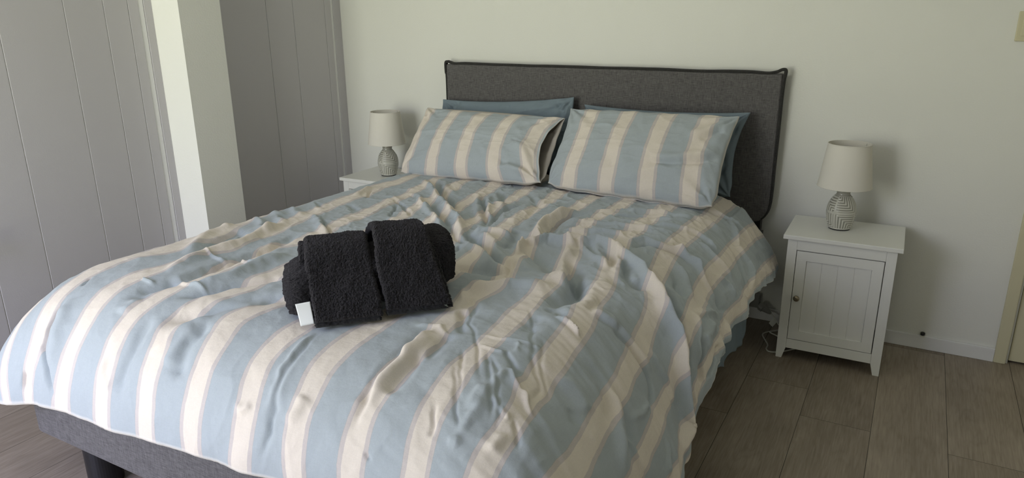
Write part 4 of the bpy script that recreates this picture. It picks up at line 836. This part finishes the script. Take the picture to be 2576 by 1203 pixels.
# ================================================================== bedside cabinets
def cabinet(label, x0, yfront, rz, w=.403, dp=.316, H=.506):
    r = thing('bedside_cabinet', label, 'bedside cabinet', (x0, yfront, 0), rz)
    F_ = M['furn']; t = .0165; i = .017
    obj('cabinet_top', B1(0, w, 0, dp, H-t, H), F_, r, bevel=.0022)
    xl, xr, yf, yb = i, w-i, .010, dp-.004; zt = H-t-.0003; pw = .034
    for a, sg in ((xl, 1), (xr, -1)):                            # front posts with tapered feet
        for y0, y1 in ((yf, yf+.022), (yb-.022, yb)):
            bm = bmesh.new()
            pts = [(0, 0), (.022, 0), (pw, .046), (pw, zt), (0, zt)]
            f1 = [bm.verts.new((a+sg*p[0], y0, p[1])) for p in pts]; f2 = [bm.verts.new((a+sg*p[0], y1, p[1])) for p in pts]
            bm.faces.new(f1); bm.faces.new(f2[::-1])
            for k in range(5): bm.faces.new((f1[k], f2[k], f2[(k+1) % 5], f1[(k+1) % 5]))
            bmesh.ops.recalc_face_normals(bm, faces=bm.faces)
            obj('post', bm, F_, r, bevel=.001)
    for a, b_ in ((xl+.003, xl+.015), (xr-.015, xr-.003)):
        obj('side_panel', B1(a, b_, yf+.0225, yb-.0225, .047, zt), F_, r)
    obj('back_panel', B1(xl+pw+.001, xr-pw-.001, yb-.010, yb-.004, .047, zt), F_, r)
    obj('bottom_shelf', B1(xl+.016, xr-.016, yf+.0225, yb-.011, .052, .066), F_, r)
    obj('top_rail', B1(xl+pw+.0003, xr-pw-.0003, yf, yf+.018, .4495, zt), F_, r, bevel=.001)
    obj('bottom_rail', B1(xl+pw+.0003, xr-pw-.0003, yf, yf+.018, .046, .0845), F_, r, bevel=.001)
    # door: frame with a tongue-and-groove panel
    dx0, dx1, dz0, dz1 = xl+pw+.0022, xr-pw-.0030, .0870, .4465; s = .036
    bm = bmesh.new(); yd0, yd1 = yf+.0005, yf+.017
    for a in ((dx0, dx0+s, dz0, dz1), (dx1-s, dx1, dz0, dz1), (dx0+s, dx1-s, dz0, dz0+s), (dx0+s, dx1-s, dz1-s, dz1)): box(bm, a[0], a[1], yd0, yd1, a[2], a[3])
    bmesh.ops.remove_doubles(bm, verts=bm.verts, dist=1e-5)
    d = obj('door', bm, F_, r)
    bm = bmesh.new(); n = 4; pw_ = (dx1-dx0-2*s)/n
    for k in range(n):
        a0, a1 = dx0+s+k*pw_+.0006, dx0+s+(k+1)*pw_-.0006; z0, z1 = dz0+s, dz1-s; c = .0012
        vs = [bm.verts.new(q) for q in ((a0, yd0+.0062, z0), (a0+c, yd0+.0048, z0), (a1-c, yd0+.0048, z0), (a1, yd0+.0062, z0))]
        vt = [bm.verts.new((q.co.x, q.co.y, z1)) for q in vs]
        for j in range(3): bm.faces.new((vs[j], vs[j+1], vt[j+1], vt[j]))
    box(bm, dx0+s, dx1-s, yd0+.0063, yd0+.010, dz0+s, dz1-s)
    obj('door_panel', bm, F_, d)
    bm = lathe([(.0045, 0), (.0045, .009), (.006, .010), (.0105, .013), (.0118, .018), (.0105, .022), (.006, .0248), (.001, .0255)], 32)
    bmesh.ops.rotate(bm, verts=bm.verts, cent=(0, 0, 0), matrix=Matrix.Rotation(PI/2, 3, 'X')); bmesh.ops.translate(bm, verts=bm.verts, vec=(dx0+.0175, yd0, .262))
    obj('knob', bm, M['bronze'], d, smooth=True)['label'] = 'round aged bronze knob'
    return r
cabinet('white bedside cabinet with grooved door and bronze knob at the right of the bed', .921, -.3644, .0123)
cabinet('white bedside cabinet mostly hidden behind the duvet at the left of the bed', -1.2687, -.3644, .0244)

# ================================================================== table lamps
def lamp(label, x, y, z, rz, drop=0, cord=None):
    r = thing('table_lamp', label, 'table lamp', (x, y, z), rz)
    prof = [(.0385, .0045), (.0405, .0065), (.0440, .018), (.0490, .036), (.0522, .056), (.0528, .070), (.0515, .084), (.0475, .100), (.0410, .114), (.0335, .126), (.0262, .1345), (.0240, .1375), (.0236, .143), (.0246, .1465), (.0240, .149), (.0215, .150)]
    pr = np.array([tuple(p)[:2] for p in spline([(a, b, 0) for a, b in prof], 10)]); seg = np.hypot(*np.diff(pr, axis=0).T); L = np.concatenate([[0], np.cumsum(seg)])
    nz_, na_2 = 260, 400; s = np.linspace(0, L[-1], nz_); R_ = np.interp(s, L, pr[:, 0]); Zz = np.interp(s, L, pr[:, 1])
    th = np.linspace(0, 2*PI, na_2, endpoint=False); TH, ZZ = np.meshgrid(th, Zz); RR = np.meshgrid(th, R_)[1]
    # carved pattern: four columns by two rows of nested right angles, split by smooth bands
    cu = (TH/(2*PI)*4) % 1; col = np.floor(TH/(2*PI)*4); row = (ZZ > .070).astype(int)
    cv = np.where(row == 1, (ZZ-.0745)/(.132-.0745), (ZZ-.010)/(.0655-.010))
    lu = np.abs((cu-.5)*2); inside = (cv > 0) & (cv < 1) & (np.abs(cu-.5) < .45)
    a = (cu-.05)/.9; b_ = np.where(row == 1, cv, 1-cv); alt = ((col+row) % 2 == 0)
    m_ = np.where(alt, np.maximum(a, b_), np.maximum(1-a, b_))
    half = np.where(alt, np.maximum(a, 1-b_), np.maximum(1-a, 1-b_))
    m_ = np.where((col % 2) == 0, m_, half)
    wv = .5+.5*np.cos(m_*PI*2*6.5); ridge = np.where(inside, wv, .75)
    ridge = np.where((ZZ > .1335), .35, ridge); ridge = np.where(ZZ < .0095, 1.0, ridge)
    RR = RR+np.where(inside, (wv-.5)*.0017, .0004)
    P = np.stack([RR*np.cos(TH), RR*np.sin(TH), ZZ], -1).transpose(1, 0, 2)
    gridmesh('lamp_base', P, M['ceramic'], r, attrs={'ridge': ridge.T}, wrap=True)['label'] = 'grey glazed ceramic base carved with nested right-angle lines'
    bm = lathe([(.037, 0), (.0375, .0005), (.0375, .0045), (.030, .005)], 48); obj('foot_pad', bm, M['rubber'], r)
    bm = lathe([(.0215, .1495), (.0215, .1515), (.008, .1525), (.0075, .166), (.0135, .168), (.0135, .205)], 32); obj('socket', bm, M['chrome'], r, smooth=True).data.polygons[0].use_smooth = False
    bm = lathe([(.010, .2055), (.014, .222), (.021, .240), (.0225, .255), (.018, .270), (.008, .277), (.001, .2785)], 32); obj('bulb', bm, M['bulb'], r, smooth=True)
    # shade: two thin walls with rolled rims
    z0, z1, r0, r1 = .166, .330, .0965, .0755
    bm = bmesh.new(); N_ = 72; prof2 = [(r0, z0), (r1, z1), (r1-.0016, z1), (r0-.0016, z0)]; rg = [[bm.verts.new((q[0]*math.cos(2*PI*k/N_), q[0]*math.sin(2*PI*k/N_), q[1])) for k in range(N_)] for q in prof2]
    for j in range(4):
        for k in range(N_): bm.faces.new((rg[j][k], rg[j][(k+1) % N_], rg[(j+1) % 4][(k+1) % N_], rg[(j+1) % 4][k]))
    sd = obj('lamp_shade', bm, M['shade'], r, smooth=True)
    sd.data.set_sharp_from_angle(angle=.7) if hasattr(sd.data, 'set_sharp_from_angle') else None
    for rr, zz in ((r0, z0+.001), (r1, z1-.001)):
        obj('shade_rim', tube([(rr*math.cos(a_), rr*math.sin(a_), zz) for a_ in np.linspace(0, 2*PI, 73)], .0014, 6), M['shade'], sd, smooth=True)
    bm = bmesh.new()
    for k in range(3):
        a_ = 2*PI*k/3+1.1; tube([(.014*math.cos(a_), .014*math.sin(a_), .207), (.05*math.cos(a_), .05*math.sin(a_), .240), ((r1-.002)*math.cos(a_), (r1-.002)*math.sin(a_), z1-.004)], .0011, 6, bm=bm)
    tube([(.0145*math.cos(a_), .0145*math.sin(a_), .207) for a_ in np.linspace(0, 2*PI, 33)], .0014, 6, bm=bm)
    obj('shade_carrier', bm, M['plast'], sd, smooth=True)
    return r
lamp('table lamp with white shade and carved grey ceramic base on the right bedside cabinet', 1.0945, -.180, .506, -.35)
lamp('table lamp with white shade and carved grey ceramic base on the left bedside cabinet', -1.0745, -.200, .506, .15)

# ================================================================== plug and cord behind the right cabinet
so = thing('wall_socket', 'dark grey wall socket low beside the bed holding the lamp plug', 'socket', (.785, 0, .088))
obj('socket_body', B1(-.035, .022, -.030, -.001, -.030, .036), M['greyplast'], so, bevel=.005)
cd = thing('power_cord', 'white lamp cord with grey plug looping over the floor beside the right bedside cabinet', 'power cord', (.83, -.05, 0))
def cobj(name, bm, mat, **k):
    bmesh.ops.translate(bm, verts=bm.verts, vec=(-.83, .05, 0)); return obj(name, bm, mat, cd, **k)
ax0, ax1 = Vector((.808, -.034, .078)), Vector((.862, -.046, .050))
dr = (ax1-ax0)
cobj('plug', tube([ax0, ax0+dr*.10, ax0+dr*.11, ax0+dr*.36, ax0+dr*.38, ax0+dr*.80, ax1], [.018, .019, .021, .021, .0165, .010, .0045], 20), M['greyplast'], smooth=False)
cp_ = spline([(.862, -.046, .050), (.876, -.052, .040), (.894, -.060, .020), (.912, -.085, .006), (.890, -.115, .0035), (.862, -.150, .0035), (.856, -.180, .0035), (.876, -.230, .0035), (.893, -.270, .0035), (.895, -.310, .0035), (.912, -.330, .0035), (.950, -.310, .0035), (1.00, -.250, .0035), (1.06, -.17, .0035), (1.09, -.06, .0035), (1.10, -.035, .06), (1.10, -.033, .30), (1.098, -.034, .485)], 8)
cobj('cord', tube(cp_, .0030, 8), M['plast'], smooth=True)
cobj('cord', tube(spline([(.912, -.085, .0100), (.905, -.120, .0095), (.880, -.150, .0098), (.905, -.170, .0095), (.960, -.185, .0035), (1.05, -.14, .0035)], 8), .0028, 8), M['plast'], smooth=True)
bm = bmesh.new(); q = [bm.verts.new(c) for c in ((.877, -.055, .040), (.893, -.058, .024), (.878, -.080, .004), (.860, -.072, .016))]; bm.faces.new(q)
lt = cobj('cord_label', bm, M['plast']); mm = lt.modifiers.new('t', 'SOLIDIFY'); mm.thickness = .0006
